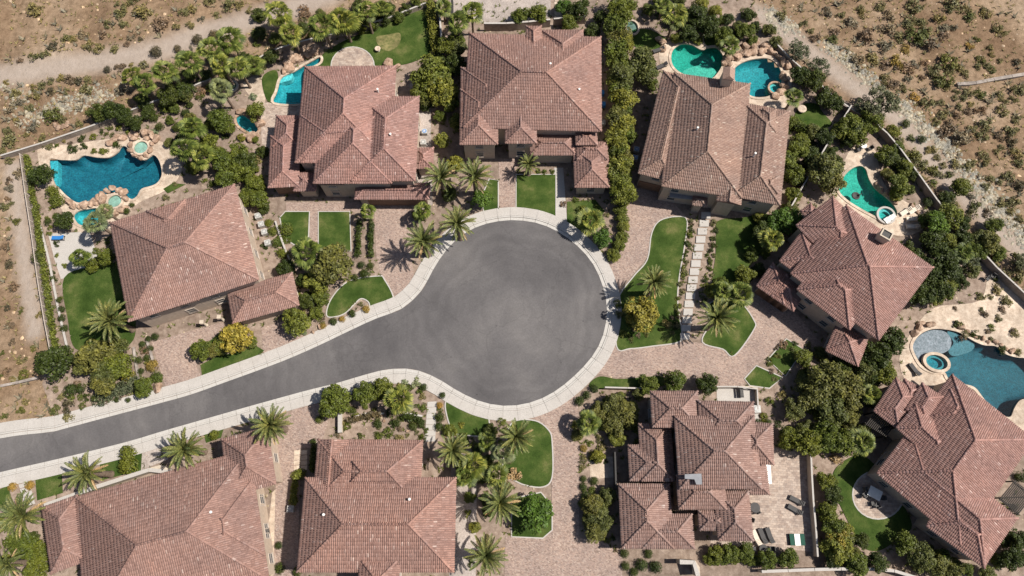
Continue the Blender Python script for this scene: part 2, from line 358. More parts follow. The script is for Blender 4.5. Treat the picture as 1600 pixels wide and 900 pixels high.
# ------------------------------------------------------------------ houses
PITCH = .27; TW, TL = .26, .46
class Block:
    def __init__(s, A, B, C, z, gable=(0, 0), pitch=PITCH, walls=True, inset=.55):
        z = z if z < 3.7 else 3.7+(z-3.7)*.72
        a, b, c = at(*A, z).xy, at(*B, z).xy, at(*C, z).xy
        u = (b-a).normalized(); v = Vector((-u.y, u.x)); dv = (c-a).dot(v)
        if dv < 0: v = -v; dv = -dv
        s.z, s.walls, s.inset, s.p = z, walls, inset, pitch
        s.c = a+u*((b-a).length/2)+v*(dv/2); hu, hv = (b-a).length/2, dv/2
        if hu >= hv: s.u, s.v, s.a, s.b = u, v, hu, hv
        else: s.u, s.v, s.a, s.b = v, -u, hv, hu
        if s.u.x*s.v.y-s.u.y*s.v.x < 0: s.v = -s.v
        s.g = gable
    def P(s, x, y, z): q = s.c+s.u*x+s.v*y; return (q.x, q.y, z)
    def loc(s, pts): d = pts[:, :2]-np.array(s.c); return d@np.array(s.u), d@np.array(s.v)
    def roof_h(s, pts):
        x, y = s.loc(pts); dx0 = (x+s.a) if not s.g[0] else np.full(len(x), 1e3); dx1 = (s.a-x) if not s.g[1] else np.full(len(x), 1e3)
        m = np.minimum(np.minimum(dx0, dx1), s.b-np.abs(y)); ins = (np.abs(x) < s.a) & (np.abs(y) < s.b)
        return np.where(ins, s.z+s.p*m, -99)
    def faces(s):       # each roof plane: eave start, eave dir, inward dir, eave length, left inset slope, right inset slope, run
        a, b, U, V = s.a, s.b, s.u, s.v; h0 = 0 if s.g[0] else 1; h1 = 0 if s.g[1] else 1
        r = [(s.P(-a, -b, 0)[:2], U, V, 2*a, h0, h1, b), (s.P(a, b, 0)[:2], -U, -V, 2*a, h1, h0, b)]
        if h1: r.append((s.P(a, -b, 0)[:2], V, -U, 2*b, 1, 1, b))
        if h0: r.append((s.P(-a, b, 0)[:2], -V, U, 2*b, 1, 1, b))
        return r
    def ridge(s):
        a, b, H = s.a, s.b, s.z+s.p*s.b; x0 = -a+(0 if s.g[0] else b); x1 = a-(0 if s.g[1] else b)
        q0, q1 = s.P(x0, 0, H), s.P(x1, 0, H); L = [(q0, q1)] if x1-x0 > .3 else []
        if not s.g[0]: L += [(s.P(-a, -b, s.z), q0), (s.P(-a, b, s.z), q0)]
        if not s.g[1]: L += [(s.P(a, -b, s.z), q1), (s.P(a, b, s.z), q1)]
        return L
def tile_arrays(blk, others):
    pos, du, ds = [], [], []; sl = math.atan(blk.p); cs, sn = math.cos(sl), math.sin(sl)
    for (s0, e, i, L, k0, k1, run) in blk.faces():
        ln = run/cs; nr = int(ln/TL)+1; nc = int(L/TW)+1
        cc, rr = np.meshgrid((np.arange(nc)+.5)*L/nc, np.arange(nr)*TL-.04)
        cc = cc.ravel(); rr = rr.ravel(); d = np.maximum(rr+.25, 0)*cs
        ok = (cc > k0*d-.06) & (cc < L-k1*d+.06) & (rr+.2 < ln); cc, rr = cc[ok], rr[ok]
        cc = cc+rng.normal(0, .010, len(cc)); rr = rr+rng.normal(0, .014, len(rr))
        x = s0[0]+e.x*cc+i.x*rr*cs; y = s0[1]+e.y*cc+i.y*rr*cs; z = blk.z+rr*sn
        P = np.c_[x, y, z]; mid = np.c_[x+i.x*.2, y+i.y*.2]; vis = np.ones(len(P), bool)
        for o in others: vis &= o.roof_h(mid) < z+.13
        P = P[vis]; n = len(P); pos.append(P); du.append(np.tile((e.x, e.y, 0), (n, 1))); ds.append(np.tile((i.x*cs, i.y*cs, sn), (n, 1)))
    return np.concatenate(pos), np.concatenate(du), np.concatenate(ds)
PROF = [(-1, 0), (-.6, .85), (.6, .85), (1, 0)]
def barrel(P, U, S, length, w, h):
    """half-barrel tiles: start points, across dirs, along dirs"""
    N = np.cross(U, S); N[N[:, 2] < 0] *= -1; n = len(P); V = np.zeros((n, 8, 3))
    jw = rng.normal(1, .05, (n, 1)); tl = rng.normal(0, .02, (n, 1))
    for k, (a, b) in enumerate(PROF):
        V[:, k] = P+U*(a*w*jw)+N*(b*h+.028); V[:, 4+k] = P+S*length+U*(a*w*.82*jw+tl)+N*(b*h*.85-.004)
    q = np.array([(0, 1, 5, 4), (1, 2, 6, 5), (2, 3, 7, 6), (0, 3, 2, 1)])
    return V.reshape(-1, 3), (q[None]+(np.arange(n)*8)[:, None, None]).reshape(-1, 4)
def window_meshes():
    W, H = 1.2, 1.35; m = MB()
    for x in (-1, 1): m.box((x*(W/2), 0, 0), (.06, .07, H/2+.06))
    for z in (-1, 0, 1): m.box((0, 0, z*(H/2)), (W/2-.06, .065 if z else .05, .06 if z else .025))
    m.box((0, .05, -H/2-.10), (W/2+.1, .08, .03))
    p = MB().box((0, -.012, 0), (W/2-.055, .03, H/2-.055))
    return m.mesh('window_frame', M['rail']), p.mesh('pane', M['glass'])
WIN, PANE = window_meshes()
def garage_mesh():
    m = MB().box((0, 0, 0), (2.3, .05, 1.1))
    for i in range(4):
        for k in range(4): m.box((-1.7+1.13*i, .05, -.8+.53*k), (.48, .03, .2))
    return m.mesh('garage_door', M['gdoor'])
GAR = garage_mesh()
def house(label, blocks, tint, windows=True, garages=(), chim=(), vents=()):
    c = sum((b.c for b in blocks), Vector((0, 0)))/len(blocks); root = empty('house', (c.x, c.y, 0))
    tag(root, label, 'house', 'tile roofed houses round the cul-de-sac', fixed=True)
    for bi, b in enumerate(blocks):
        others = [o for o in blocks if o is not b]; b.z += .007*bi; th = .2
        # deck with fascia
        a, bb, H = b.a, b.b, b.z+b.p*b.b; x0 = -a+(0 if b.g[0] else bb); x1 = a-(0 if b.g[1] else bb)
        v = [b.P(-a, -bb, b.z), b.P(a, -bb, b.z), b.P(a, bb, b.z), b.P(-a, bb, b.z), b.P(x0, 0, H), b.P(x1, 0, H)]
        f = [(0, 1, 5, 4), (2, 3, 4, 5), (1, 2, 5), (3, 0, 4)]
        roof = part('roof', v, f, M['deck'], root)
        e = .03; v = [b.P(sx*(a-e), sy*(bb-e), z) for z in (b.z-th, b.z-.012) for sx, sy in ((-1, -1), (1, -1), (1, 1), (-1, 1))]
        part('fascia', v, [(3, 2, 1, 0), (0, 1, 5, 4), (1, 2, 6, 5), (2, 3, 7, 6), (3, 0, 4, 7)], M['fascia'], roof)
        P, U, S = tile_arrays(b, others)
        if len(P):
            V, Q = barrel(P, U, S, TL+.06, .096, .072); t = part('roof_tiles', V, Q, TILE[tint], roof); t['kind'] = 'stuff'
        RP, RU, RS = [], [], []
        for p, q in b.ridge():
            p, q = np.array(p), np.array(q); d = q-p; L = np.linalg.norm(d); d /= L; n = max(1, int(L/.42))
            S0 = p+d*np.linspace(0, L-.4, n)[:, None]+np.array((0, 0, .075)); vis = np.ones(n, bool)
            for o in others: vis &= o.roof_h(S0) < S0[:, 2]+.02
            S0 = S0[vis]; u = np.cross(d, (0, 0, 1)); u /= np.linalg.norm(u)
            RP.append(S0); RU.append(np.tile(u, (len(S0), 1))); RS.append(np.tile(d, (len(S0), 1)))
        if RP and sum(map(len, RP)):
            V, Q = barrel(np.concatenate(RP), np.concatenate(RU), np.concatenate(RS), .5, .16, .17)
            t = part('ridge_tiles', V, Q, TILE[tint], roof); t['kind'] = 'stuff'
        if not b.walls: continue
        ia, ib = b.a-b.inset, b.b-b.inset; zt = b.z-th+.004
        v = [b.P(sx*ia, sy*ib, z) for z in (-.3, zt) for sx, sy in ((-1, -1), (1, -1), (1, 1), (-1, 1))]
        f = [(0, 1, 5, 4), (1, 2, 6, 5), (2, 3, 7, 6), (3, 0, 4, 7), (4, 5, 6, 7)]
        n = 8
        for k, gx in ((0, -1), (1, 1)):
            if b.g[k]:
                v += [b.P(gx*ia, -ib, zt+.02), b.P(gx*ia, ib, zt+.02), b.P(gx*ia, 0, b.z+b.p*ib-.05)]; f.append((n, n+1, n+2)); n += 3
        part('wall', v, f, M['stucco'], root)
        if not windows: continue
        for (n_, t_, half, off) in ((-b.v, b.u, ia, ib), (b.v, -b.u, ia, ib), (b.u, b.v, ib, ia), (-b.u, -b.v, ib, ia)):
            k = int(half*2/3.4)
            for zc in ((1.5, 4.15) if b.z > 4.9 else (1.5,)):
                if zc > b.z-.9: continue
                for i in range(k):
                    q = b.c+n_*off+t_*((i+.5)/k*2-1)*half; pr = np.array([(q+n_*.6)[:]])
                    blocked = False
                    for o in others:
                        x, y = o.loc(pr)
                        if abs(x[0]) < o.a-.1 and abs(y[0]) < o.b-.1 and o.z+.9 > zc-.8: blocked = True
                    for gq in garages:
                        if (at(gq[0], gq[1], 1.2).xy-q).length < 3.4 and zc < 3: blocked = True
                    if blocked: continue
                    ang = math.atan2(n_.y, n_.x)-math.pi/2; base = wpos(root)
                    wo = link('window', WIN, root, (q.x-base.x, q.y-base.y, zc), (0, 0, ang)); link('pane', PANE, wo)
    base = wpos(root)
    for (gx, gy, bi) in garages:                            # garage door on the wall of block bi nearest to that pixel
        b = blocks[bi]; g = at(gx, gy, 1.2).xy; best = None
        for (n_, t_, half, off) in ((-b.v, b.u, b.a-b.inset, b.b-b.inset), (b.v, -b.u, b.a-b.inset, b.b-b.inset), (b.u, b.v, b.b-b.inset, b.a-b.inset), (-b.u, -b.v, b.b-b.inset, b.a-b.inset)):
            mid = b.c+n_*off; d = abs((g-mid).dot(n_)); s = max(-(half-2.4), min(half-2.4, (g-mid).dot(t_)))
            if best is None or d < best[0]: best = (d, mid+t_*s+n_*.03, n_)
        link('garage_door', GAR, root, (best[1].x-base.x, best[1].y-base.y, 1.1), (0, 0, math.atan2(best[2].y, best[2].x)-math.pi/2))
    for fn in chim: fn(root, blocks)
    for (vx, vy, vz) in vents:
        p = at(vx, vy, vz); m = MB().lathe((p.x, p.y, vz-1.2), [(.11, 0), (.11, 1.25), (.17, 1.26), (.17, 1.4), (.1, 1.42)], 10); part('vent_pipe', m.v, m.f, M['white'], root)
    return root
def chimney(px, py, w, d, zb, zt, ang, tiled):
    def fn(root, blocks):
        p = at(px, py, zb); u = (math.cos(ang), math.sin(ang)); m = MB().box((p.x, p.y, (zb+zt)/2-1), (w/2, d/2, (zt-zb)/2+1), u)
        m.box((p.x, p.y, zt-.1), (w/2+.1, d/2+.1, .09), u); ch = part('chimney', m.v, m.f, M['cream'], root)
        if tiled:
            ux, uy = u; q = [(-1, -1), (1, -1), (1, 1), (-1, 1)]; v = [(p.x+a*(w/2+.2)*ux-b*(d/2+.2)*uy, p.y+a*(w/2+.2)*uy+b*(d/2+.2)*ux, zt+.25) for a, b in q]
            v += [(p.x-d*.5*uy, p.y+d*.5*ux, zt+.85), (p.x+d*.5*uy, p.y-d*.5*ux, zt+.85)]
            part('chimney_cap', v, [(0, 1, 5), (1, 2, 4, 5), (2, 3, 4), (3, 0, 5, 4), (3, 2, 1, 0)], TILE['brown'], ch)
            m = MB()
            for a, b in q: m.box((p.x+a*w*.4*ux-b*d*.4*uy, p.y+a*w*.4*uy+b*d*.4*ux, zt+.13), (.08, .08, .14), u)
            part('cap_post', m.v, m.f, M['cream'], ch)
        else:
            m = MB().box((p.x, p.y, zt+.004), (w/2-.15, d/2-.15, .012), u); part('flue_opening', m.v, m.f, M['iron'], ch)
            m = MB()
            for s in (-1, 1):
                m.box((p.x+s*(w/2-.02)*u[0], p.y+s*(w/2-.02)*u[1], zt+.10), (.09, d/2+.08, .10), u)
                m.box((p.x-s*(d/2-.02)*u[1], p.y+s*(d/2-.02)*u[0], zt+.098), (w/2-.11, .09, .098), u)
            part('flue_rim', m.v, m.f, M['cream'], ch)
    return fn

# ------------------------------------------------------------------ foliage prototypes (unit radius)
def quads(C, N, T, L, W):
    """diamond leaves: centre, normal, tangent"""
    B = np.cross(N, T); n = len(C); V = np.zeros((n, 4, 3))
    V[:, 0] = C-T*L; V[:, 1] = C+B*W-T*L*.1; V[:, 2] = C+T*L; V[:, 3] = C-B*W-T*L*.1
    return V.reshape(-1, 3), np.arange(n*4).reshape(-1, 4)
def unit(a): return a/np.maximum(1e-9, np.linalg.norm(a, axis=1))[:, None]
def cloud(n, cl, leaf, seed, jit=.55, up=.25, lo=.72):
    g = np.random.default_rng(seed); cl = np.asarray(cl); w_ = cl[:, 3]**2; k = g.choice(len(cl), n, p=w_/w_.sum())
    d = unit(g.normal(0, 1, (n, 3))+np.array((0, 0, up))); C = cl[k, :3]+d*(cl[k, 3]*g.uniform(lo, 1.06, n))[:, None]
    N = unit(d*.8+g.normal(0, jit, (n, 3))+np.array((0, 0, .35))); T = unit(np.cross(N, g.normal(0, 1, (n, 3))))
    L = leaf*g.uniform(.65, 1.35, n)[:, None]; return quads(C, N, T, L, L*.55)
def crown_clumps(seed, n, rad, zs, r0, r1, zc=0):
    g = np.random.default_rng(seed); out = []
    while len(out) < n:
        p = g.uniform(-1, 1, 3)
        if np.linalg.norm(p) < 1 and p[2] > -.75: out.append((p[0]*rad, p[1]*rad, zc+p[2]*rad*zs, g.uniform(r0, r1)))
    return out
TREE = []; BALL = []; SCRUB = []; LACY = []
for s in range(6):
    TREE.append(make_mesh('crown', *cloud(3600, crown_clumps(s, 30, .74, .8, .20, .34), .068, s), M['mid']))
for s in range(3):
    LACY.append(make_mesh('crown', *cloud(3000, crown_clumps(50+s, 60, .82, .7, .10, .2), .05, 50+s, .8), M['grey']))
for s in range(4):
    BALL.append(make_mesh('clipped_shrub', *cloud(1000, [(0, 0, 0, .86)]+crown_clumps(70+s, 12, .5, .7, .38, .5), .085, 20+s, .45, .3, .85), M['dark']))
for s in range(6):
    SCRUB.append(make_mesh('desert_shrub', *cloud(420, crown_clumps(90+s, 16, .7, .55, .18, .36, .1), .105, 30+s, .8), M['scrub']))
def trunk_mesh(name, limbs, seed):      # unit height, tapered, with limbs reaching into the crown
    g = random.Random(seed); m = MB(); m.tube((0, 0, 0), (.01, .01, .62), .055, .036, 8)
    for i in range(limbs):
        a = 2*math.pi*(i+g.random()*.5)/limbs; r = g.uniform(.22, .42); q = (r*math.cos(a), r*math.sin(a), g.uniform(.85, 1.12))
        m.tube((.01, .01, .56), (q[0]*.45, q[1]*.45, q[2]*.82), .03, .02, 6); m.tube((q[0]*.45, q[1]*.45, q[2]*.82), q, .02, .008, 5)
    return m.mesh(name, M['bark'])
TRUNK = [trunk_mesh('trunk', 5, s) for s in range(3)]
def palm_trunk():
    m = MB(); pr = []
    for i in range(14): pr += [(1.06 if i % 2 else .94, i/14)]
    pr[0] = (1.35, 0); pr.append((.9, 1)); m.lathe((0, 0, 0), pr, 9); return m.mesh('trunk', M['bark'], True)
PTRUNK = palm_trunk()
def fan_crown(seed, n=24):
    g = random.Random(seed); v = []; f = []
    for i in range(n):
        t = i/n; el = R(76-96*t**.9+g.uniform(-14, 14)); az = i*2.39996+g.uniform(-.25, .25)
        d = Vector((math.cos(az)*math.cos(el), math.sin(az)*math.cos(el), math.sin(el))); side = Vector((-math.sin(az), math.cos(az), 0)); nrm = d.cross(side)
        pl = g.uniform(.26, .58); c = d*pl; fr = g.uniform(.42, .56); k = len(v)
        v += [tuple(d*.05+side*.012), tuple(d*.05-side*.012), tuple(c-side*.012), tuple(c+side*.012)]; f.append((k, k+1, k+2, k+3))
        m = 11
        for j in range(m):
            a = (j-(m-1)/2)*R(15); dr = d*math.cos(a)+side*math.sin(a); ra = fr*(.72+.28*math.cos(a*.75)); tip = c+dr*ra-Vector((0, 0, ra*ra*.7))
            wv = (side*math.cos(a)-d*math.sin(a))*ra*.11; mid = c+dr*ra*.58+nrm*(.03 if j % 2 else -.01); k = len(v)
            v += [tuple(c), tuple(mid+wv), tuple(tip), tuple(mid-wv)]; f.append((k, k+1, k+2, k+3))
    # petiole + blades of one leaf are separate islands, so leaves vary in tone
    return make_mesh('crown', v, np.array(f), M['fan'])
FAN = [fan_crown(s) for s in range(4)]
def date_frond(seed, droop):
    g = random.Random(seed); v = []; f = []; n = 26; pts = []; p = Vector((0, 0, 0)); a = R(12)
    for i in range(n+1):
        pts.append(p.copy()); a -= droop*(i/n)**1.2/n*2; p += Vector((math.cos(a), 0, math.sin(a)))/n
    k = len(v)
    for i, q in enumerate(pts):
        wd = .016*(1-i/n)+.003; v += [(q.x, -wd, q.z), (q.x, wd, q.z)]
    for i in range(n): f.append((k+2*i, k+2*i+2, k+2*i+3, k+2*i+1))
    for i in range(3, n+1):
        q = pts[i]; t = (pts[min(i+1, n)]-pts[i-1]).normalized(); u = i/n; L = .125*math.sin(math.pi*min(1, u*.80+.17))**.7*g.uniform(.85, 1.1)+.02
        for s in (-1, 1):
            d = (t*.95+Vector((0, s, .5))*.75).normalized(); tip = q+d*L; wv = t*.027; k = len(v); mid = q+d*L*.45
            v += [tuple(q), tuple(mid+wv), tuple(tip), tuple(mid-wv)]; f.append((k, k+1, k+2, k+3))
    return make_mesh('frond', v, np.array(f), M['frond'])
FROND = [date_frond(s, d) for s, d in enumerate((.7, 1.0, 1.3, 1.6))]
# ================================================================== GROUND
POOLPX = {
 'A': [(77,250),(97,250),(118,250),(131,243),(152,246),(170,246),(184,238),(190,229),(199,230),(208,243),(225,250),(240,242),(250,252),(254,272),(248,285),(238,291),(222,296),(215,307),(206,312),(195,305),(190,299),(172,304),(157,306),(150,312),(135,316),(120,317),(105,307),(92,294),(84,284)],
 'A2': [(115,338),(122,330),(135,327),(150,325),(161,330),(163,341),(150,351),(135,354),(122,350)],
 'B': [(429,161),(433,142),(438,124),(447,117),(459,112),(472,104),(486,96),(500,89),(501,97),(490,104),(478,108),(477,135),(476,161)],
 'C': [(1048,92),(1052,77),(1065,69),(1080,70),(1096,78),(1106,75),(1120,75),(1130,88),(1129,101),(1122,114),(1110,124),(1085,122),(1066,116),(1053,106)],
 'D': [(1145,118),(1148,106),(1161,97),(1180,92),(1201,92),(1215,102),(1222,118),(1219,137),(1203,150),(1186,153),(1172,150),(1160,140),(1149,128)],
 'E': [(1310,297),(1318,276),(1331,263),(1344,259),(1353,265),(1358,280),(1367,294),(1383,307),(1396,320),(1402,334),(1394,346),(1380,345),(1360,335),(1340,324),(1322,312)],
 'F': [(1425,540),(1436,523),(1456,514),(1480,515),(1500,520),(1520,532),(1537,539),(1556,541),(1571,553),(1588,558),(1610,562),(1632,585),(1640,612),(1612,622),(1594,626),(1585,638),(1578,652),(1562,648),(1548,638),(1535,622),(1522,606),(1505,601),(1490,601),(1480,591),(1474,582),(1455,580),(1440,572),(1430,557)],
 'P': [(369,184),(378,179),(388,185),(398,192),(404,203),(396,209),(383,204),(372,195)],
}
POOLW = {k: [Vector((p.x, p.y)) for p in world_poly(v, 0)] for k, v in POOLPX.items()}
for k in POOLW:
    if area(POOLW[k]) < 0: POOLW[k].reverse()
POOLS = list(POOLW.values())

LOTS = [(36,240),(62,226),(147,196),(205,172),(270,150),(335,122),(400,92),(460,72),(530,50),(600,30),(668,2),(700,-60),(1150,-60),(1190,40),(1232,88),(1300,146),(1350,172),(1396,222),(1466,314),(1530,384),(1600,456),(1760,600),(1760,1100),(-160,1100),(-160,690),(0,660),(84,652),(66,600),(78,548),(62,450),(48,350)]
LW = [at(x, y).xy for x, y in LOTS]
soil = sheet('garden_soil', LW, 0.0, M['soil'])
# desert: 1 m grid, gentle relief outside the lots, track mask
def seg_d(P, line):
    d = np.full(len(P), 1e9)
    for a, b in zip(line, line[1:]):
        a = np.array(a); b = np.array(b); ab = b-a; t = np.clip(((P-a)@ab)/(ab@ab), 0, 1); d = np.minimum(d, np.linalg.norm(P-a-t[:, None]*ab, axis=1))
    return d
gx = np.arange(-130, 131, 1.0); gy = np.arange(-75, 100, 1.0); XX, YY = np.meshgrid(gx, gy); G = np.c_[XX.ravel(), YY.ravel()]
ins = inpoly(G, LW); dl = seg_d(G, [tuple(p) for p in LW]+[tuple(LW[0])]); dl = np.where(ins, -dl, dl)
TRK = [([(-60,140),(0,119),(60,111),(120,102),(200,90),(260,76),(320,52),(400,30),(480,6),(540,-20),(620,-60)], 2.2),
       ([(1100,-20),(1150,5),(1200,30),(1240,62),(1290,100),(1345,142),(1400,185),(1440,228),(1490,290),(1550,350),(1620,420),(1700,500)], 1.7),
       ([(20,260),(30,330),(40,420),(55,520)], 1.2)]
tr = np.zeros(len(G))
for px, wd in TRK: tr = np.maximum(tr, np.clip(1.5-seg_d(G, [tuple(at(*q).xy) for q in px])/wd, 0, 1))
amp = np.clip((dl-1.5)/9, 0, 1)*(1-.8*tr)
zz = np.zeros(len(G))
for k in range(26):
    a = rng.uniform(0, 6.28); fr = rng.uniform(.08, 1.1); zz += np.sin(fr*(G[:, 0]*math.cos(a)+G[:, 1]*math.sin(a))+rng.uniform(0, 6.28))*.10/(fr+.25)
zz = amp*(zz*.42+.25)-np.where(dl < 1.0, .03, 0)
nx, ny = len(gx), len(gy); idx = np.arange(nx*ny).reshape(ny, nx)
Q = np.stack([idx[:-1, :-1], idx[:-1, 1:], idx[1:, 1:], idx[1:, :-1]], -1).reshape(-1, 4); Q = Q[(dl[Q] > -2.5).any(1)]
me = make_mesh('desert_ground', np.c_[G, zz], Q, M['desert'], True); at_ = me.attributes.new('track', 'FLOAT', 'POINT'); at_.data.foreach_set('value', tr.astype(np.float32))
dg = link('desert_ground', me); dg['kind'] = 'structure'
def ground_z(x, y):
    i = int(round((x-gx[0]))); j = int(round((y-gy[0])))
    return float(zz[j*nx+i]) if 0 <= i < nx and 0 <= j < ny else 0.0
b0 = [(-130, -75), (130, -75), (130, 99), (-130, 99)]; B1 = 3000
v = [(x, y, -.4) for x, y in b0]+[(x*B1/130, y*B1/99, -.4) for x, y in b0]
far = link('desert_plain', make_mesh('desert_plain', v, [(i, 4+i, 4+(i+1) % 4, (i+1) % 4) for i in range(4)], M['desert'])); far['kind'] = 'structure'

# ---- road, kerb and pavement
ROAD = [(-220,757),(-120,716),(0,685),(80,675),(100,670),(175,650),(250,630),(300,616),(350,598),(400,580),(450,561),(500,539),(550,515),(587,498),(625,484),(648,466),(663,448),(672,430),(687,405),(705,382),(732,361),(762,349),(797,344),(825,346),(850,352),(880,367),(908,390),(928,415),(941,445),(948,475),(947,502),(940,530),(926,556),(902,583),(875,606),(850,621),(825,630),(800,634),(775,633),(750,627),(731,619),(712,609),(690,595),(668,584),(645,577),(620,576),(595,579),(562,588),(525,599),(480,610),(440,621),(400,632),(330,652),(250,675),(200,690),(100,715),(0,738),(-120,768),(-220,800)]
RL = cat_rom([at(x, y, 0) for x, y in ROAD], False, 4); RL = resample(RL, .6)
road = sheet('road', [tuple(p) for p in RL], .012, M['asphalt'], holes=False)
SG = -1 if area([tuple(p) for p in RL]) > 0 else 1; SG = -SG
pav = empty('pavement', tuple(at(800, 640))); pav['kind'] = 'structure'
bed = ribbon('pavement_bed', RL, SG*.74, SG*2.11, -.05, .085, M['conc'], parent=pav)
RS_ = resample(RL, 1.85)
NR = [offset(RS_, SG*d, False) for d in (0, .46, .50, .70, .73, 2.12)]
def slab(nm, i0, i1, o0, o1, zb, zt, mt):
    a, b = NR[o0], NR[o1]; g = .012
    def lp(P, t): return P[i0].lerp(P[i1], t)
    q = [lp(a, g), lp(a, 1-g), lp(b, 1-g), lp(b, g)]
    if area([tuple(p) for p in q]) < 0: q.reverse()
    v = [(p.x, p.y, z) for z in (zb, zt) for p in q]
    part(nm, v, [(3, 2, 1, 0), (4, 5, 6, 7)]+[(k, (k+1) % 4, 4+(k+1) % 4, 4+k) for k in range(4)], mt, pav)
for i in range(len(RS_)-1):
    dz = random.uniform(-.006, .006)
    slab('gutter_slab', i, i+1, 0, 1, -.05, .05, M['kerb']); slab('kerb_stone', i, i+1, 2, 3, -.05, .135, M['kerb'])
    slab('paving_slab', i, i+1, 4, 5, -.05, .125+dz, M['conc'])

# ---- drives, patios, lawns
def flat(nm, px, z, mt, label=None, cat=None, smooth=False, thick=.06, edge=None):
    P = world_poly(px, z, smooth); o = sheet(nm, [(p.x, p.y) for p in P], z, M[mt], thick=thick)
    if label: tag(o, label, cat, None, (sum(q[0] for q in px)/len(px), sum(q[1] for q in px)/len(px)))
    if edge:
        L = [Vector((p.x, p.y)) for p in P]
        if area(L) < 0: L.reverse()
        e = ribbon('lawn_kerb' if nm == 'lawn' else 'border', L, -.01, .16, -.05, z+.035, M['conc' if edge == 1 else edge], True); e.parent = o
    return o
DR = [
 ([(236,535),(290,519),(344,504),(356,506),(352,524),(322,533),(300,542),(305,562),(316,594),(262,614)],'pink paved driveway of the left house beside the palm lawn'),
 ([(408,512),(470,492),(478,530),(412,560)],'small paved garage apron behind the left pavement'),
 ([(586,300),(672,300),(650,345),(640,380),(648,440),(618,478),(601,452),(588,402),(585,345)],'pink paved driveway with star shaped palm shadow'),
 ([(779,248),(807,248),(806,334),(779,334)],'straight paver walk between two front lawns'),
 ([(984,288),(1030,292),(1060,325),(1078,345),(1058,338),(1034,344),(1020,362),(1013,400),(985,434),(960,455),(942,402),(966,376),(974,345)],'curved paved driveway of the upper right house'),
 ([(955,530),(985,544),(1022,541),(1065,534),(1100,536),(1126,543),(1147,557),(1177,516),(1178,500),(1155,470),(1180,440),(1245,490),(1285,540),(1232,547),(1228,528),(1192,563),(1163,590),(1163,604),(1125,605),(1122,590),(1030,584),(1000,588),(965,590),(930,583)],'long paved driveway running right from the turning circle'),
 ([(790,640),(850,636),(900,615),(905,650),(905,740),(905,840),(945,846),(972,872),(972,1000),(785,1000),(790,838),(845,842),(862,830),(862,690),(856,672),(836,655)],'broad paver driveway running down between two houses'),
 ([(460,634),(506,622),(512,662),(500,700),(470,700),(462,1000),(425,1000),(432,690)],'paved side yard between the two bottom left houses')]
for p, l in DR: flat('driveway', p, .040, 'paver', l, 'driveway')
flat('driveway', [(217,705),(266,690),(262,718),(220,735)], .040, 'gravel', 'grey cobbled driveway beside the lower left pavement', 'driveway')
flat('driveway', [(703,-60),(862,-60),(860,28),(800,33),(757,36),(704,27)], .036, 'gravel', 'pale grey gravel court at the top edge', 'driveway')
PT = [
 ([(410,160),(480,160),(480,240),(410,240),(405,150)],'paver2','pale paved terrace below the teal lap pool',False),
 ([(380,130),(408,118),(416,140),(410,170),(398,160)],'sand','small round-spa terrace behind a hedge',True),
 ([(447,316),(640,316),(640,331),(447,331)],'paver','paver forecourt shaded by the house with two lawn squares',False),
 ([(483,331),(498,331),(497,388),(481,388)],'paver','paver path between two square lawns',False),
 ([(75,365),(140,362),(152,400),(132,428),(95,436),(85,405)],'conc','bare concrete terrace below the waterfall pool',False),
 ([(60,228),(105,226),(200,214),(255,222),(270,240),(284,262),(272,287),(250,302),(222,314),(200,330),(165,360),(115,360),(95,325),(70,290)],'sand','cream stone deck wrapped round the big blue pool',True),
 ([(1030,92),(1042,66),(1080,58),(1130,62),(1160,85),(1225,80),(1236,110),(1234,150),(1215,178),(1160,160),(1060,140)],'sand','cream stone deck round the twin green pools',True),
 ([(1320,250),(1332,232),(1352,226),(1368,236),(1374,262),(1382,288),(1410,312),(1440,330),(1442,358),(1400,368),(1340,340),(1300,310)],'sand','stone deck wrapped round the green lagoon pool',True),
 ([(1405,560),(1430,512),(1462,480),(1530,470),(1545,430),(1570,430),(1640,500),(1700,640),(1600,700),(1440,620)],'sand','wide sandy deck round the dark lagoon pool',True),
 ([(1150,700),(1268,700),(1276,862),(1110,862),(1110,810),(1150,810)],'paver2','cream paved sun terrace with loungers',False),
 ([(920,715),(964,713),(964,746),(922,748)],'sand','pink concrete gate walk beside the broad driveway',False),
 ([(1120,604),(1184,604),(1186,660),(1120,660)],'conc','small concrete side yard behind a pale wall',False),
 ([(640,130),(672,128),(676,320),(655,330)],'gravel','narrow concrete side passage with air conditioners',False),
 ([(705,700),(735,690),(745,760),(742,1000),(700,1000)],'gravel','grey side passage beside a row of tall palms',False),
 ([(866,262),(880,262),(886,345),(868,342)],'conc','narrow concrete path between lawn and garage',False),
 ([(1060,845),(1270,862),(1400,890),(1400,1000),(960,1000),(970,862)],'soil','bare tan strip along the bottom edge',False),
 ([(425,770),(450,745),(452,1000),(400,1000)],'sand','tan terrace beside the cream windowed wall',False)]
for i, (p, mt, l, sm) in enumerate(PT): flat('patio', p, .022+.0008*i, mt, l, 'patio', sm)
def disc_px(cx, cy, r, n=28, ry=None): return [(cx+r*math.cos(6.2832*i/n), cy+(ry or r)*math.sin(6.2832*i/n)) for i in range(n)]
flat('patio', disc_px(551, 103, 33, ry=29), .075, 'paver2', 'half round paved patio on the upper back lawn', 'patio', False, .06, 1)
flat('patio', disc_px(1372, 773, 39, ry=37), .075, 'paver2', 'round paved patio with white table on the curved lawn', 'patio', False, .06, 1)
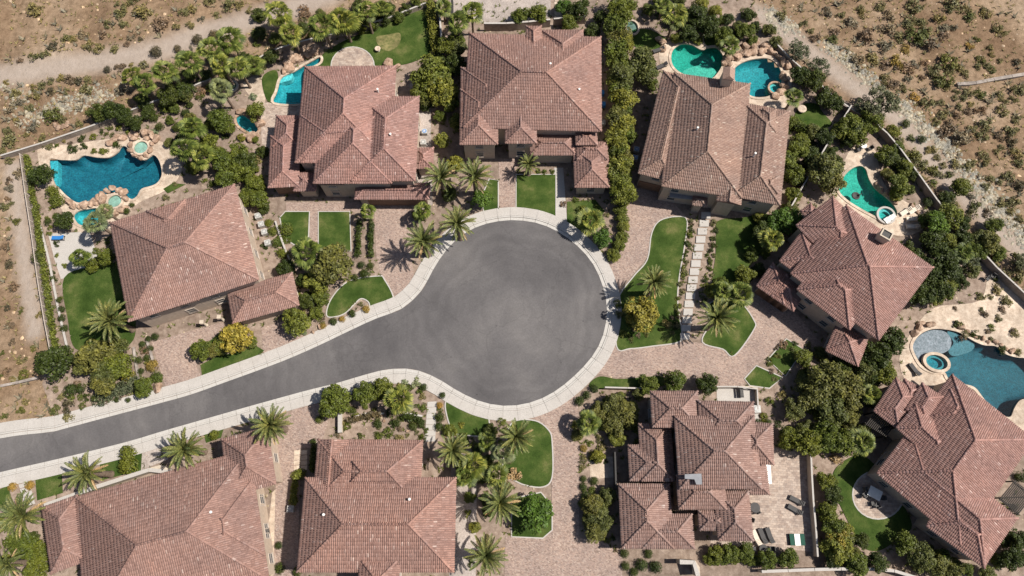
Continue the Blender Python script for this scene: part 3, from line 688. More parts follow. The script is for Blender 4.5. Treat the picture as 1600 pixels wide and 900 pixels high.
LN = [
 ([(495,104),(505,84),(545,60),(600,38),(664,8),(676,72),(650,95),(600,104)],'deep green back lawn with a bare straw patch',1,0),
 ([(100,434),(150,416),(195,418),(212,505),(200,540),(160,544),(118,545),(106,500)],'mown lawn under the lone palm at the left house',1,0),
 ([(438,340),(446,331),(483,331),(481,382),(462,383),(444,372)],'smaller square front lawn left of the paver path',0,1),
 ([(498,331),(546,331),(548,392),(498,389)],'larger square front lawn right of the paver path',0,1),
 ([(757,333),(752,310),(765,280),(778,282),(778,333)],'sliver of lawn left of the straight paver walk',0,1),
 ([(807,273),(868,273),(868,338),(840,330),(807,327)],'square front lawn right of the straight paver walk',0,1),
 ([(886,315),(930,312),(945,330),(930,352),(915,370),(886,346)],'small lawn patch beside the narrow concrete path',0,0),
 ([(511,492),(519,466),(545,440),(590,432),(600,437),(614,470),(584,484),(576,471),(564,466),(553,475),(540,488),(525,494)],'notched lawn tongue beside the left bend of the pavement',1,1),
 ([(1032,345),(1060,339),(1073,346),(1068,390),(1061,430),(1058,470),(1064,515),(1062,533),(1020,540),(985,544),(964,541),(966,470),(990,433),(1012,406),(1019,365)],'long curved lawn left of the slab steps',1,1),
 ([(1122,345),(1160,340),(1203,336),(1198,380),(1168,420),(1140,445),(1114,445),(1118,400),(1119,370)],'shaded lawn right of the slab steps',1,0),
 ([(1105,480),(1125,468),(1155,472),(1177,500),(1177,515),(1147,555),(1130,545),(1098,534),(1110,505)],'rounded lawn under the palm inside the drive fork',1,1),
 ([(922,598),(938,588),(965,592),(1000,590),(1035,588),(1035,603),(960,607),(925,607)],'thin lawn strip below the long driveway',1,0),
 ([(1200,562),(1229,530),(1255,546),(1227,587)],'framed rectangular lawn beside the right hand driveway',0,1),
 ([(1164,592),(1182,572),(1222,590),(1202,606),(1172,602)],'small kerbed lawn at the end of the drive',0,1),
 ([(697,640),(700,625),(716,633),(745,645),(762,652),(761,678),(735,680),(709,674)],'lawn beside the lower kerb of the turning circle',1,1),
 ([(785,745),(792,690),(802,660),(836,658),(857,673),(862,692),(862,745),(848,760),(820,757),(800,748)],'rounded lawn under the palm beside the broad driveway',1,1),
 ([(800,838),(800,780),(845,770),(862,790),(862,828),(848,840)],'lawn corner under the bright green tree by the driveway',0,1),
 ([(316,588),(313,570),(340,556),(362,552),(400,540),(413,548),(400,557)],'lawn strip under yellow trees along the left pavement',0,0),
 ([(325,535),(345,518),(360,523),(350,535)],'tiny lawn patch behind the yellow trees',0,0),
 ([(55,748),(96,736),(98,770),(58,782)],'patchy dry lawn square at the lower left pavement',0,0),
 ([(155,722),(190,710),(222,705),(220,735),(160,750)],'small lawn between two clipped balls and a palm',0,0),
 ([(-20,775),(14,757),(16,785),(-20,800)],'lawn scrap at the lower left photo edge',0,0),
 ([(318,678),(350,668),(345,684),(322,692)],'lawn strip above the palm by the lower left house',0,0),
 ([(1335,712),(1350,712),(1370,730),(1400,770),(1425,820),(1405,840),(1375,860),(1350,856),(1333,830),(1313,790),(1303,768),(1302,740),(1314,724)],'big curved lawn round the circular patio',1,0),
 ([(1250,165),(1275,162),(1285,175),(1300,195),(1270,200),(1240,195)],'small lawn behind the palm at the upper right pools',1,0),
 ([(985,50),(1010,45),(1040,60),(1030,75),(995,75)],'shaded lawn beside the oval spa at the top',1,0),
 ([(1100,60),(1118,50),(1130,60),(1125,76),(1108,74)],'grass pocket behind the left twin pool',1,0),
 ([(255,295),(270,286),(290,288),(262,302)],'narrow grass strip behind the left house',0,0),
 ([(410,120),(432,110),(434,140),(424,160),(414,150)],'small grass wedge left of the teal pool',1,0)]
for i, (p, l, sm, ed) in enumerate(LN): flat('lawn', p, .060+.0006*i, 'lawn', l, 'lawn', bool(sm), .05, ed)
M['straw'] = noisy('dry_grass', [(.3, (.075, .088, .026)), (.7, (.21, .18, .08))], 2.2, .95, .5)
st_ = flat('dry_patch', [(588,58),(606,54),(625,52),(623,70),(606,80),(592,72)], .088, 'straw', 'straw coloured bare patch on the upper back lawn', 'grass', True, .01)

# ---- slab steps, white steps
def slabs(name, label, quads_, mt, z0=.07, dz=0, lift=.08):
    q0 = quads_[0]; root = empty(name, tuple(at(*q0[0]))); tag(root, label, 'steps')
    for i, q in enumerate(quads_):
        zt = z0+dz*i; p = [at(x, y, zt) for x, y in q]
        L = [(a.x, a.y) for a in p]
        if area(L) < 0: L.reverse()
        v = [(x, y, z) for z in (zt-lift-dz*i, zt) for x, y in L]
        part('slab', v, [(3, 2, 1, 0), (4, 5, 6, 7)]+[(k, (k+1) % 4, 4+(k+1) % 4, 4+k) for k in range(4)], M[mt], root)
sq = []
for i in range(16):
    y = 331+i*12.6; t = (y-331)/201; x = 1103-34*t-3*math.sin(t*3.1); sq.append([(x-7, y), (x+7.5, y), (x+7, y+10.4), (x-7.5, y+10.4)])
slabs('slab_path', 'flight of pale square slabs descending between planted strips', sq, 'conc', .16)
slabs('garden_steps', 'white garden steps beside the notched lower lawn', [[(668-i*.7, 628+i*9), (682-i*.3, 627+i*9), (682-i*.3, 635.6+i*9), (667.5-i*.7, 636.4+i*9)] for i in range(7)], 'conc', .07, .0)
slabs('stone_path', 'irregular cream stone path at the top edge', [[(866, -4+i*7), (885, -4+i*7), (884, 2+i*7), (867, 2.4+i*7)] for i in range(5)], 'sand')
slabs('garden_steps', 'short pale steps between two tan bushes at lower left', [[(27+i*2, 750+i*7), (43+i*2, 746+i*7), (45+i*2, 752+i*7), (29+i*2, 756+i*7)] for i in range(6)], 'conc')
slabs('stone_path', 'white flagstone path beside the lower middle house', [[(459+(i % 2)*11, 704+(i//2)*8), (469+(i % 2)*11, 703+(i//2)*8), (469+(i % 2)*11, 710+(i//2)*8), (459.5+(i % 2)*11, 711+(i//2)*8)] for i in range(8)], 'sand', .055)

# ================================================================== POOLS
FL = {'A': ((.005, .068, .105), (.014, .125, .165)), 'A2': ((.03, .22, .24), (.06, .32, .33)), 'B': ((.010, .18, .21), (.026, .27, .295)), 'C': ((.012, .20, .165), (.035, .28, .235)),
      'D': ((.010, .165, .185), (.026, .24, .25)), 'E': ((.022, .22, .185), (.06, .31, .26)), 'F': ((.004, .040, .062), (.012, .075, .105)), 'P': ((.04, .20, .22), (.07, .3, .3))}
PLAB = {'A': 'big deep blue freeform pool with rock grotto and round spas', 'A2': 'small teal plunge pool below the rock waterfall', 'B': 'teal pool squeezed against the upper middle house',
        'C': 'green kidney shaped pool, left one of the twin pools', 'D': 'round turquoise pool with boulders, right one of the twin pools', 'E': 'green lagoon pool with spa beside cream loungers',
        'F': 'large dark blue lagoon pool with grey beach shelf at right edge', 'P': 'tiny teal pond half hidden beneath trees'}
POOL = {}
def ring(name, P, d0, d1, z0, z1, mt, parent):
    L = [Vector(p[:2]) for p in P]; 
    if area([tuple(p) for p in L]) < 0: L.reverse()
    return ribbon(name, L, d0, d1, z0, z1, M[mt], True, parent)
for k, P in POOLW.items():
    c = sum(P, Vector((0, 0)))/len(P); root = empty('swimming_pool', (c.x, c.y, 0)); tag(root, PLAB[k], 'swimming pool', None, None, True); POOL[k] = root
    fm = plaster_mat('pool_plaster_'+k.lower(), *FL[k]); n = len(P); dep = 1.7 if k in 'ADF' else 1.25
    v = []; steps = [(0, .06), (0, -.35), (.25, -dep*.55), (.9, -dep*.85), (1.8, -dep)]
    rings = []
    for d, z in steps:
        O = offset(P, -d) if d else P
        if d:                                  # keep the inner rings tidy on narrow pools
            O = [c+(p-c)*max(.3, 1-d/7) for p in P] if k not in ('A', 'F') else [c+(p-c)*(1-d/11) for p in P]
        rings.append([(p[0], p[1], z) for p in O])
    for r_ in rings: v += r_
    f = [(a*n+i, (a+1)*n+i, (a+1)*n+(i+1) % n, a*n+(i+1) % n) for a in range(len(rings)-1) for i in range(n)]
    v.append((c.x, c.y, -dep)); e = (len(rings)-1)*n; f += [(e+i, len(v)-1, e+(i+1) % n) for i in range(n)]
    part('basin', v, f, fm, root, True)
    tri = sheet('water', [(p.x, p.y) for p in P], -.10, WATER2 if k in 'CE' else WATER, holes=False, structure=False)
    tri.parent = root; tri.location = (-c.x, -c.y, 0)
    ring('coping', P, -.06, .34, -.1, .13, 'sand' if k not in ('P',) else 'rock', root)
def spa(px, py, r, label, ry=None, ang=0, z=.35, fl=((.10, .30, .28), (.16, .38, .35)), mt='sand', lip=.3):
    p = at(px, py, z); root = empty('spa', (p.x, p.y, 0)); tag(root, label, 'hot tub', None, None, True); ry = ry or r
    P = [Vector((p.x+r*math.cos(t)*math.cos(ang)-ry*math.sin(t)*math.sin(ang), p.y+r*math.cos(t)*math.sin(ang)+ry*math.sin(t)*math.cos(ang))) for t in [6.28318*i/28 for i in range(28)]]
    ring('coping', P, 0, lip, -1.2, z, mt, root)
    fm = plaster_mat('spa_plaster', *fl); v = [(q.x, q.y, zz_) for s, zz_ in ((1.01, z-.02), (1, z-.42), (.66, z-.45), (.62, z-.9)) for q in [Vector((p.x, p.y))+(u-Vector((p.x, p.y)))*s for u in P]]
    f = [(a*28+i, (a+1)*28+i, (a+1)*28+(i+1) % 28, a*28+(i+1) % 28) for a in range(3) for i in range(28)]+[tuple(84+i for i in range(28))]
    part('basin', v, f, fm, root); part('water', [(q.x, q.y, z-.10) for q in P], [tuple(range(28))], WATER, root)
spa(220, 230, 1.05, 'round green spa set in the top edge of the big blue pool')
spa(179, 314, 1.0, 'round spa ringed by boulders at the foot of the big blue pool')
spa(362, 134, .75, 'small round blue spa on the terrace behind the palms', mt='conc')
spa(988, 42, .95, 'oval spa in the shade at the top edge', 1.25, .1)
spa(1212, 137, .95, 'dark rock spa overhanging the round turquoise pool', mt='rock')
spa(1385, 336, 1.15, 'round pale spa beside the cream loungers', mt='conc')
spa(1464, 566, 1.5, 'cream ringed oval spa in the dark lagoon pool', 1.05, -.2, .38, ((.03, .12, .14), (.05, .18, .2)), 'sand', .42)
# shelf of grey stone in the lagoon pool, tanning ledges in others
def shelf(name, k, px, z, c0, c1):
    P = [(p.x, p.y) for p in world_poly(px, z)]; o = sheet(name, P, z, plaster_mat(name, c0, c1), holes=False, structure=False, thick=.9); o.parent = POOL[k]; o.location = -Vector(POOL[k].location)
shelf('beach_shelf', 'F', [(1426,541),(1437,524),(1456,516),(1476,518),(1486,530),(1484,545),(1470,553),(1450,556),(1440,565),(1431,556)], -.16, (.32, .155, .165), (.44, .22, .235))
shelf('sun_ledge', 'F', [(1480,518),(1505,525),(1522,538),(1518,548),(1500,555),(1488,556),(1482,548),(1490,535)], -.30, (.07, .095, .115), (.11, .135, .16))
shelf('sun_ledge', 'C', [(1066,114),(1080,105),(1100,102),(1116,108),(1120,120),(1105,125),(1085,122)], -.28, (.10, .28, .245), (.15, .35, .30))
shelf('sun_ledge', 'A', [(78,251),(90,251),(90,288),(84,283)], -.3, (.05, .28, .32), (.10, .36, .4))
shelf('sun_ledge', 'B', [(438,123),(448,118),(457,115),(455,124),(444,128),(437,130)], -.2, (.15, .42, .42), (.2, .5, .5))
# ================================================================== HOUSES
HB_ = lambda *a, **k: Block(*a, **k)
house('left house with big plain hip roof beside the blue pool', [
  Block((172,348),(367,288),(421,432), 6.3), Block((189,430),(207,502),(300,468), 5.7), Block((250,488),(312,469),(262,440), 5.9, pitch=.3), Block((230,330),(290,312),(262,372), 6.5),
  Block((364,506),(468,477),(402,441), 3.2)], 'a', garages=((425,500,3), (265,510,1)))
house('upper left house with stepped roof beside the teal lap pool', [
  Block((476,104),(619,103),(560,254), 6.3), Block((502,160),(620,160),(560,287), 6.25), Block((470.5,181),(470,255),(600,220), 6.35),
  Block((560,151),(655.5,151),(600,283), 6.45), Block((423,213),(419,294),(467,294), 3.2), Block((432,181),(474,181),(450,230), 3.3),
  Block((462,270),(497,270),(480,299), 3.0), Block((501,250),(541,250),(520,289), 5.3), Block((556,286),(672,286),(600,312), 3.1), Block((648,231),(678,231),(660,264), 3.2)],
  'pink', vents=((590,140,6.9),(610,210,7)), garages=((660,315,8), (600,315,8), (440,296,4)))
house('top middle house with broad square roof left of the tall hedge', [
  Block((733,52),(939,58),(830,202.5), 6.3), Block((845,47),(911,47),(880,120), 6.2), Block((821.5,41),(846,41),(833,90), 6.5, gable=(0, 0)),
  Block((719.5,140),(718,226.5),(778,226), 5.9), Block((720,106),(720,192),(800,150), 5.85), Block((789,224.5),(838.5,224.5),(810,150), 5.95), Block((745,133),(812,133),(780,199), 5.8),
  Block((898.5,204),(932.5,204),(915,227), 4.4), Block((895.5,233),(950,233),(920,293.5), 3.2), Block((828,210),(900,210),(860,243), 3.3), Block((900,222),(948,222),(920,250), 3.5)],
  'a', vents=((860,100,7.3),(905,140,6.6)), garages=((880,265,8),))
house('upper right house with chimney in front of the twin pools', [
  Block((1053,114),(1172,131),(1052,294), 6.35), Block((1234,174),(1219,321),(1150,250), 6.2), Block((1036,111),(996.5,271),(1066,240), 5.6), Block((1191,170),(1212,172),(1200,206), 6.9), Block((1190,272),(1217,276),(1206,302), 6.6),
  Block((1119,314),(1157.5,321),(1150,262), 6.0, gable=(1, 1)), Block((1083,303),(1106,307),(1090,322), 3.2), Block((1158,272),(1178,275),(1160,313), 5.0)],
  'brown', vents=((1090,200,7.2),(1180,240,7)), garages=((1015,290,2),), chim=(chimney(1131, 131, 1.4, 1.7, 5.6, 7.9, R(-8), True),))
house('right house turned diagonally with pale chimney below the lagoon pool', [
  Block((1322,320),(1458,418),(1363,525), 6.3), Block((1243,352),(1301,307),(1345,392), 5.95), Block((1217,408),(1252,362),(1310,430), 5.4), Block((1244,452),(1327,516),(1290,390), 6.2),
  Block((1181,447),(1239,487),(1226,424), 3.1), Block((1226,424),(1247,436),(1215,470), 3.15), Block((1289,548),(1340,573),(1366,530), 3.1), Block((1250,330),(1266,318),(1275,370), 5.0)],
  'pink', garages=((1210,475,4), (1195,462,4)), chim=(chimney(1376, 373, 1.4, 1.2, 6.2, 7.7, R(-34), False),))
house('lower left house with long many-ridged roof along the street', [
  Block((118,776),(390,702),(215,965), 5.2), Block((65,793),(80,897),(140,880), 5.0), Block((346,686),(418,667),(429,757), 5.05), Block((396,748),(415,867),(300,800), 5.3)],
  'dark', vents=((330,800,6.2),(210,850,6.4)))
house('bottom middle house with big square hip roof and cream side wall', [
  Block((477,746),(713,746),(520,894), 6.0), Block((497,686),(661,688),(600,790), 5.6), Block((552,721),(622,721),(590,752), 7.1), Block((497,687),(544,687),(520,790), 5.75, gable=(1, 1)), Block((562,872),(625,872),(590,935), 6.2)],
  'b', vents=((506,804,6.5),(640,780,6.6)))
house('lower right house of many stepped roofs beside the sun terrace', [
  Block((1053,650),(1178,650),(1100,764), 6.3), Block((1015.5,611),(1090,611),(1040,668), 5.6), Block((1090,626),(1177,628),(1130,690), 5.9), Block((1150,657),(1207,662),(1180,724), 5.8),
  Block((1160,716),(1196,716),(1180,773), 3.4), Block((997,662),(1048,662),(1020,752), 3.5), Block((980.5,695),(1049,695),(1010,751.5), 3.4), Block((966,756),(1046,756),(1000,857), 3.3), Block((1000,803),(1081,803),(1040,857.5), 3.25),
  Block((1056,742),(1130,742),(1100,796), 5.0), Block((1115,767),(1169,767),(1140,845), 4.4), Block((1090,797),(1134,797),(1100,829), 4.1)],
  'grey', garages=((1000,858,7), (1050,858,8)))
house('right edge house turned diagonally below the dark lagoon pool', [
  Block((1369,739),(1500,851),(1602,676), 4.4), Block((1369,739),(1538,884),(1572,795), 4.3), Block((1399,590),(1364,642),(1424,640), 4.2), Block((1430,632),(1399,668),(1490,700), 4.9), Block((1440,598),(1472,620),(1500,700), 4.6), Block((1484,608),(1520,633),(1530,700), 4.7),
  Block((1446,822),(1537,888),(1500,780), 4.2), Block((1412,592),(1440,606),(1430,640), 3.9)],
  'pink')
# flat grey roof patch and lit details
def slab_at(name, px, z, th, mt, label, cat):
    p = [at(x, y, z) for x, y in px]; L = [(a.x, a.y) for a in p]
    if area(L) < 0: L.reverse()
    n = len(L); v = [(x, y, q) for q in (z-th, z) for x, y in L]; c = sum((Vector(l) for l in L), Vector((0, 0)))/n
    o = empty(name, (c.x, c.y, z)); part('panel', v, [tuple(reversed(range(n))), tuple(range(n, 2*n))]+[(k, (k+1) % n, n+(k+1) % n, n+k) for k in range(n)], M[mt], o)
    tag(o, label, cat); return o

# ================================================================== WALLS, FENCES
def wall(px, h, th, mt, label, cap=True, name='garden_wall', cat='wall', seg=3.2):
    L = resample([at(x, y, h).xy for x, y in px], 1.0); base = (L[0].x, L[0].y, 0); root = empty(name, base); tag(root, label, cat, None, topx((L[len(L)//2].x, L[len(L)//2].y, h)), True)
    ribbon('wall_body', L, -th/2, th/2, -.3, h-.06, M[mt], parent=root)
    if cap:
        Lc = resample(L, seg); A, B = offset(Lc, -th/2-.03, False), offset(Lc, th/2+.03, False)
        for i in range(len(Lc)-1):
            q = [A[i].lerp(A[i+1], .01), A[i].lerp(A[i+1], .99), B[i].lerp(B[i+1], .99), B[i].lerp(B[i+1], .01)]
            if area([tuple(p) for p in q]) < 0: q.reverse()
            part('capstone', [(p.x, p.y, z) for z in (h-.06, h) for p in q], [(3, 2, 1, 0), (4, 5, 6, 7)]+[(k, (k+1) % 4, 4+(k+1) % 4, 4+k) for k in range(4)], M[mt] if mt in ('white', 'iron', 'rubble') else M['conc'], root)
    return root
W_ = [
 ([(0,243),(62,224),(147,195),(200,173),(262,150),(330,122)],1.1,.18,'wallcap','long block wall behind the upper left gardens'),
 ([(400,92),(430,76),(470,64),(530,50),(600,30),(668,3)],1.1,.18,'wallcap','block wall behind the upper lawn and its palms'),
 ([(1212,66),(1236,92),(1260,112),(1293,141),(1316,162),(1334,172)],1.3,.16,'wallcap','block wall along the top right garden edge'),
 ([(1334,172),(1372,192),(1400,222),(1432,266),(1464,311),(1500,354),(1527,384),(1560,420),(1600,456),(1640,495)],1.5,.16,'wallcap','long block wall running down the right hand gardens'),
 ([(1331,164),(1312,194),(1293,224),(1283,242)],1.8,.14,'wallcap','party wall upper half between the two right houses'),
 ([(1268,268),(1252,295),(1237,322)],1.8,.14,'wallcap','party wall lower half between the two right houses'),
 ([(1267,700),(1270,770),(1276,835),(1278,870)],1.4,.16,'cream','pale garden wall right of the sun terrace'),
 ([(945,605),(1015,607)],1.1,.14,'cream','pale wall behind the round hedge trees'),
 ([(1120,604),(1183,604),(1185,640)],1.0,.14,'cream','pale corner wall at the end of the long driveway'),
 ([(68,790),(140,764),(248,729),(270,738)],1.5,.45,'cream','cream courtyard wall in front of the lower left house'),
 ([(1062,878),(1090,879),(1091,900)],2.2,.5,'cream','cream gate wall at the bottom edge'),
 ([(1190,893),(1300,889),(1388,889),(1440,905)],1.5,.3,'cream','cream wall along the bottom right edge'),
 ([(961,706),(962,735),(963,765)],1.7,.15,'iron','dark gate rail beside the pink gate walk'),
 ([(531,640),(531,676)],.9,.5,'cream','short peach wall below the round street trees'),
 ([(683,-10),(688,30),(690,76)],1.9,.2,'cream','cream wall beside the yellow vine hedge'),
 ([(706,-8),(706,26)],2.0,.25,'iron','dark wall at the left side of the gravel court'),
 ([(756,36),(800,36),(860,30)],1.8,.25,'wallcap','block wall at the foot of the gravel court'),
 ([(865,29),(915,25)],1.8,.2,'wallcap','short wall below the stone path at the top'),
 ([(1496,131),(1520,130),(1560,122),(1610,114)],.5,.5,'rubble','low dry stone wall in the desert at right edge'),
 ([(62,352),(76,404),(88,470),(105,545)],.4,.25,'wallcap','low stone edging between hedge and concrete terrace'),
 ([(208,542),(212,570),(216,592)],.4,.25,'rubble','low rock edging left of the clipped balls'),
 ([(229,532),(240,568)],.4,.25,'rubble','low rock edging between two rows of balls'),
 ([(430,345),(445,390),(460,420)],.5,.2,'wallcap','thin garden wall left of the square lawns'),
 ([(541,657),(560,648),(595,642),(600,646)],.5,.2,'wallcap','curved low wall beside the brown hedge'),
 ([(630,645),(660,650)],.5,.2,'wallcap','low wall beside the white garden steps'),
 ([(0,603),(30,597),(58,590)],.5,.3,'rubble','low rubble wall in the left desert corner')]
for a in W_: wall(*a)
def rail_fence(px, h, label, step=2.4):
    L = resample([at(x, y, h).xy for x, y in px], step); root = empty('metal_fence', (L[0].x, L[0].y, 0)); tag(root, label, 'fence', None, topx((*L[len(L)//2], h)), True)
    pm = MB().box((0, 0, h/2), (.06, .06, h/2)).mesh('post', M['rail'])
    for i, p in enumerate(L):
        link('post', pm, root, (p.x-L[0].x, p.y-L[0].y, 0))
        if i < len(L)-1:
            q = L[i+1]; d = (q-p); u = d.normalized()
            for z in (.15, h-.12):
                m = MB().box(((p.x+q.x)/2, (p.y+q.y)/2, z), (d.length/2-.07, .045, .05), (u.x, u.y)); part('rail', m.v, m.f, M['rail'], root)
            m = MB()
            for k in range(1, 14): c = p.lerp(q, k/14); m.box((c.x, c.y, h/2), (.018, .018, h/2-.18), (u.x, u.y))
            g = part('pickets', m.v, m.f, M['rail'], root); g['kind'] = 'stuff'
rail_fence([(30,240),(38,300),(48,365),(58,440),(68,500),(77,547)], 1.6, 'tan metal fence along the left yellow hedge')

# ================================================================== PLANTS
LOOK = {'dark': 'dark green', 'mid': 'leafy green', 'bright': 'bright green', 'olive': 'dull olive', 'yellow': 'golden yellow', 'yg': 'yellow green', 'grey': 'feathery grey green',
        'scrub': 'olive', 'sgrey': 'dry grey', 'sbrown': 'dry brown', 'sdark': 'dark brown', 'gold': 'golden', 'agave': 'pale green', 'tan': 'tan flowering'}
def tree(kind, px, py, r, hk=1.0):
    if r < 13.5:                    # small trees and bushes alike: low leafy crown, no trunk drawn
        s = r*mpp(px, py, 1); c = at(px, py, s*.7); o = link('leafy_plant', random.choice(TREE), None, (c.x, c.y, s*.72), (0, 0, random.uniform(0, 6)), (s*1.05, s*1.05, s*.9), M[kind])
        tag(o, f'{LOOK[kind]} leafy bush', 'bush', 'small leafy plants among the houses', (px, py)); return
    z = max(1.4, r*mpp(px, py, 4)*1.15)*hk; c = at(px, py, z); s = r*mpp(px, py, z)
    root = empty('tree', (c.x, c.y, 0)); root.rotation_euler.z = random.uniform(0, 6.28)
    big = 'large' if r >= 26 else 'medium' if r >= 17 else 'small'
    tag(root, f'{big} {LOOK[kind]} tree', 'tree', 'garden trees among the houses', (px, py))
    link('trunk', random.choice(TRUNK), root, (0, 0, 0), None, (s*1.25, s*1.25, z), M['bark'])
    link('crown', random.choice(LACY if kind == 'grey' else TREE), root, (0, 0, z), (0, 0, random.uniform(0, 6)), (s*1.08, s*1.08, s*random.uniform(.85, 1.0)), M[kind])
UNDER = []
def shrub(kind, px, py, r, wild=False, ball=False):
    s = r*mpp(px, py, .3); c = at(px, py, s*.5); g = ground_z(c.x, c.y) if wild else .01
    if not wild and not ball and r < 6.9: UNDER.append((kind, c.x, c.y, s)); return      # smallest plants: joined below as one mass
    me = random.choice(BALL if ball else SCRUB); nm = 'clipped_shrub' if ball else 'desert_shrub' if wild else 'garden_shrub'
    o = link(nm, me, None, (c.x, c.y, g+(s*.55 if ball else s*.12)), (0, 0, random.uniform(0, 6.28)), (s*1.05, s*1.05, s*random.uniform(.75, .95)), M[kind])
    sz = 'large' if r >= 13 else 'small' if r < 7.5 else 'medium'
    if ball: tag(o, f'{sz} round {LOOK[kind]} bush', 'bush', 'clipped round bushes', (px, py))
    elif wild: tag(o, f'{sz} {LOOK[kind]} desert shrub', 'shrub', 'scrub on the desert slopes', (px, py))
    else: tag(o, f'{sz} {LOOK[kind]} garden shrub', 'shrub', 'garden shrubs', (px, py))
def fanpalm(px, py, r, h=5.5, mt='fan'):
    c = at(px, py, h); s = r*mpp(px, py, h); root = empty('fan_palm', (c.x, c.y, 0)); root.rotation_euler.z = random.uniform(0, 6.28)
    tag(root, f"{'tall' if r >= 20 else 'smaller'} {'greyish' if mt == 'fang' else 'bright green'} fan palm", 'palm tree', 'fan palms', (px, py))
    link('trunk', PTRUNK, root, (0, 0, 0), None, (.2, .2, h), M['bark'])
    k = random.uniform(.92, 1.1); link('crown', random.choice(FAN), root, (0, 0, h), (random.uniform(-.22, .22), random.uniform(-.22, .22), 0), (s*1.12*k, s*1.12/k, s*random.uniform(.85, 1.1)), M[mt])
def datepalm(px, py, r, label, h=4.9):
    c = at(px, py, h+.4); s = r*mpp(px, py, h)*1.06; root = empty('date_palm', (c.x, c.y, 0)); tag(root, label, 'palm tree', 'feathery date palms', (px, py), True)
    link('trunk', PTRUNK, root, (0, 0, 0), None, (.42, .42, h), M['bark'])
    n = random.randint(30, 39); tilt = random.uniform(0, 6.28)
    for i in range(n):
        t = i/n; el = 74-80*t**.9+random.uniform(-5, 5); k = min(3, int(t*3.4)) if el > -12 else 2
        L = s*(.80+.22*math.sin(math.pi*min(1, t+.25)))*random.uniform(.93, 1.05)
        link('frond', FROND[(0, 1, 2, 3)[min(3, int((el+20)/26))] if el > 0 else FROND.index(FROND[0])], root, (0, 0, h-.15+.4*(1-t)), (0, -R(el+5*math.cos(i*2.39996-tilt)), i*2.39996+random.uniform(-.2, .2)), (L, L, L), M['tan'] if i > n-4 else None)
def hedge(px, w_, h, mt, label):
    L = resample([at(x, y, h*.8).xy for x, y in px], .4); n = len(L); base = L[n//2]; root = empty('hedge', (base.x, base.y, 0)); tag(root, label, 'hedge', None, topx((base.x, base.y, h)), True)
    ln = .4*n; cl = []
    for p in resample(L, .3): 
        for k in range(3): cl.append((p.x-base.x+rng.normal(0, w_*.12), p.y-base.y+rng.normal(0, w_*.12), h*rng.uniform(.35, .72), w_*rng.uniform(.32, .46)))
    o = link('leaves', make_mesh('leaves', *cloud(int(ln*w_*170+400), cl, .14, random.randrange(999), .6, .3, .8), M[mt]), root)
    m = MB()
    for p in resample(L, 1.5): m.tube((p.x-base.x, p.y-base.y, 0), (p.x-base.x, p.y-base.y, h*.6), .05, .03, 5)
    part('stems', [Vector(q)+Vector((base.x, base.y, 0)) for q in m.v], m.f, M['bark'], root)

DP = [(690,278,33,'date palm left of its twin at the straight paver walk'),(742,277,33,'date palm right of its twin at the straight paver walk'),(662,378,36,'date palm casting a star shadow on the pink driveway'),
 (715,350,33,'date palm leaning over the upper kerb of the turning circle'),(175,500,38,'lone date palm on the lawn of the left house'),(425,664,37,'date palm behind the pavement above the bottom left house corner'),
 (137,738,36,'date palm beside the patchy square lawn'),(291,701,36,'date palm in front of the lower left house roof'),(35,805,42,'large date palm at the left photo edge'),(1022,441,31,'date palm beside the golden yellow tree'),
 (1120,497,36,'date palm on the rounded lawn in the drive fork'),(808,682,34,'date palm on the rounded lawn by the broad driveway'),(708,703,32,'date palm above the bottom row of palms'),
 (782,785,37,'date palm lowest but one in the bottom row of palms'),(760,868,38,'date palm lowest in the bottom row of palms'),(12,882,28,'date palm cut by the lower left photo corner')]
for a in DP: datepalm(*a)
datepalm(826, 257, 20, 'small young palm at the top of the square front lawn', 2.6)
for x, y, r in [(205,118,17),(226,130,18),(258,112,21),(296,98,22),(330,78,21),(360,62,23),(345,102,18),(372,106,20),(396,100,16),(300,200,23),(288,232,21),(316,244,20),
    (435,22,24),(455,52,19),(505,42,24),(537,32,25),(572,18,18),(598,12,15),(715,36,19),(737,20,20),(693,12,15),(1055,24,22),(1036,8,14),(1140,72,17),(480,395,26),(575,330,13),(623,624,24),(922,345,22),
    (1155,460,23),(1130,455,17),(1205,375,20),(740,728,23),(728,745,18),(775,742,20),(760,690,16),(920,660,20),(1348,690,20),(1362,616,17),(125,402,17),(1240,152,16),(1505,395,16),(660,330,16)]: fanpalm(x, y, r, 5.2 if (r > 17 and y < 260) else 3.2)
for x, y, r in [(345,140,19),(148,347,20),(165,330,13),(785,708,18),(560,640,0)]:
    if r: fanpalm(x, y, r, 5.0, 'fang')
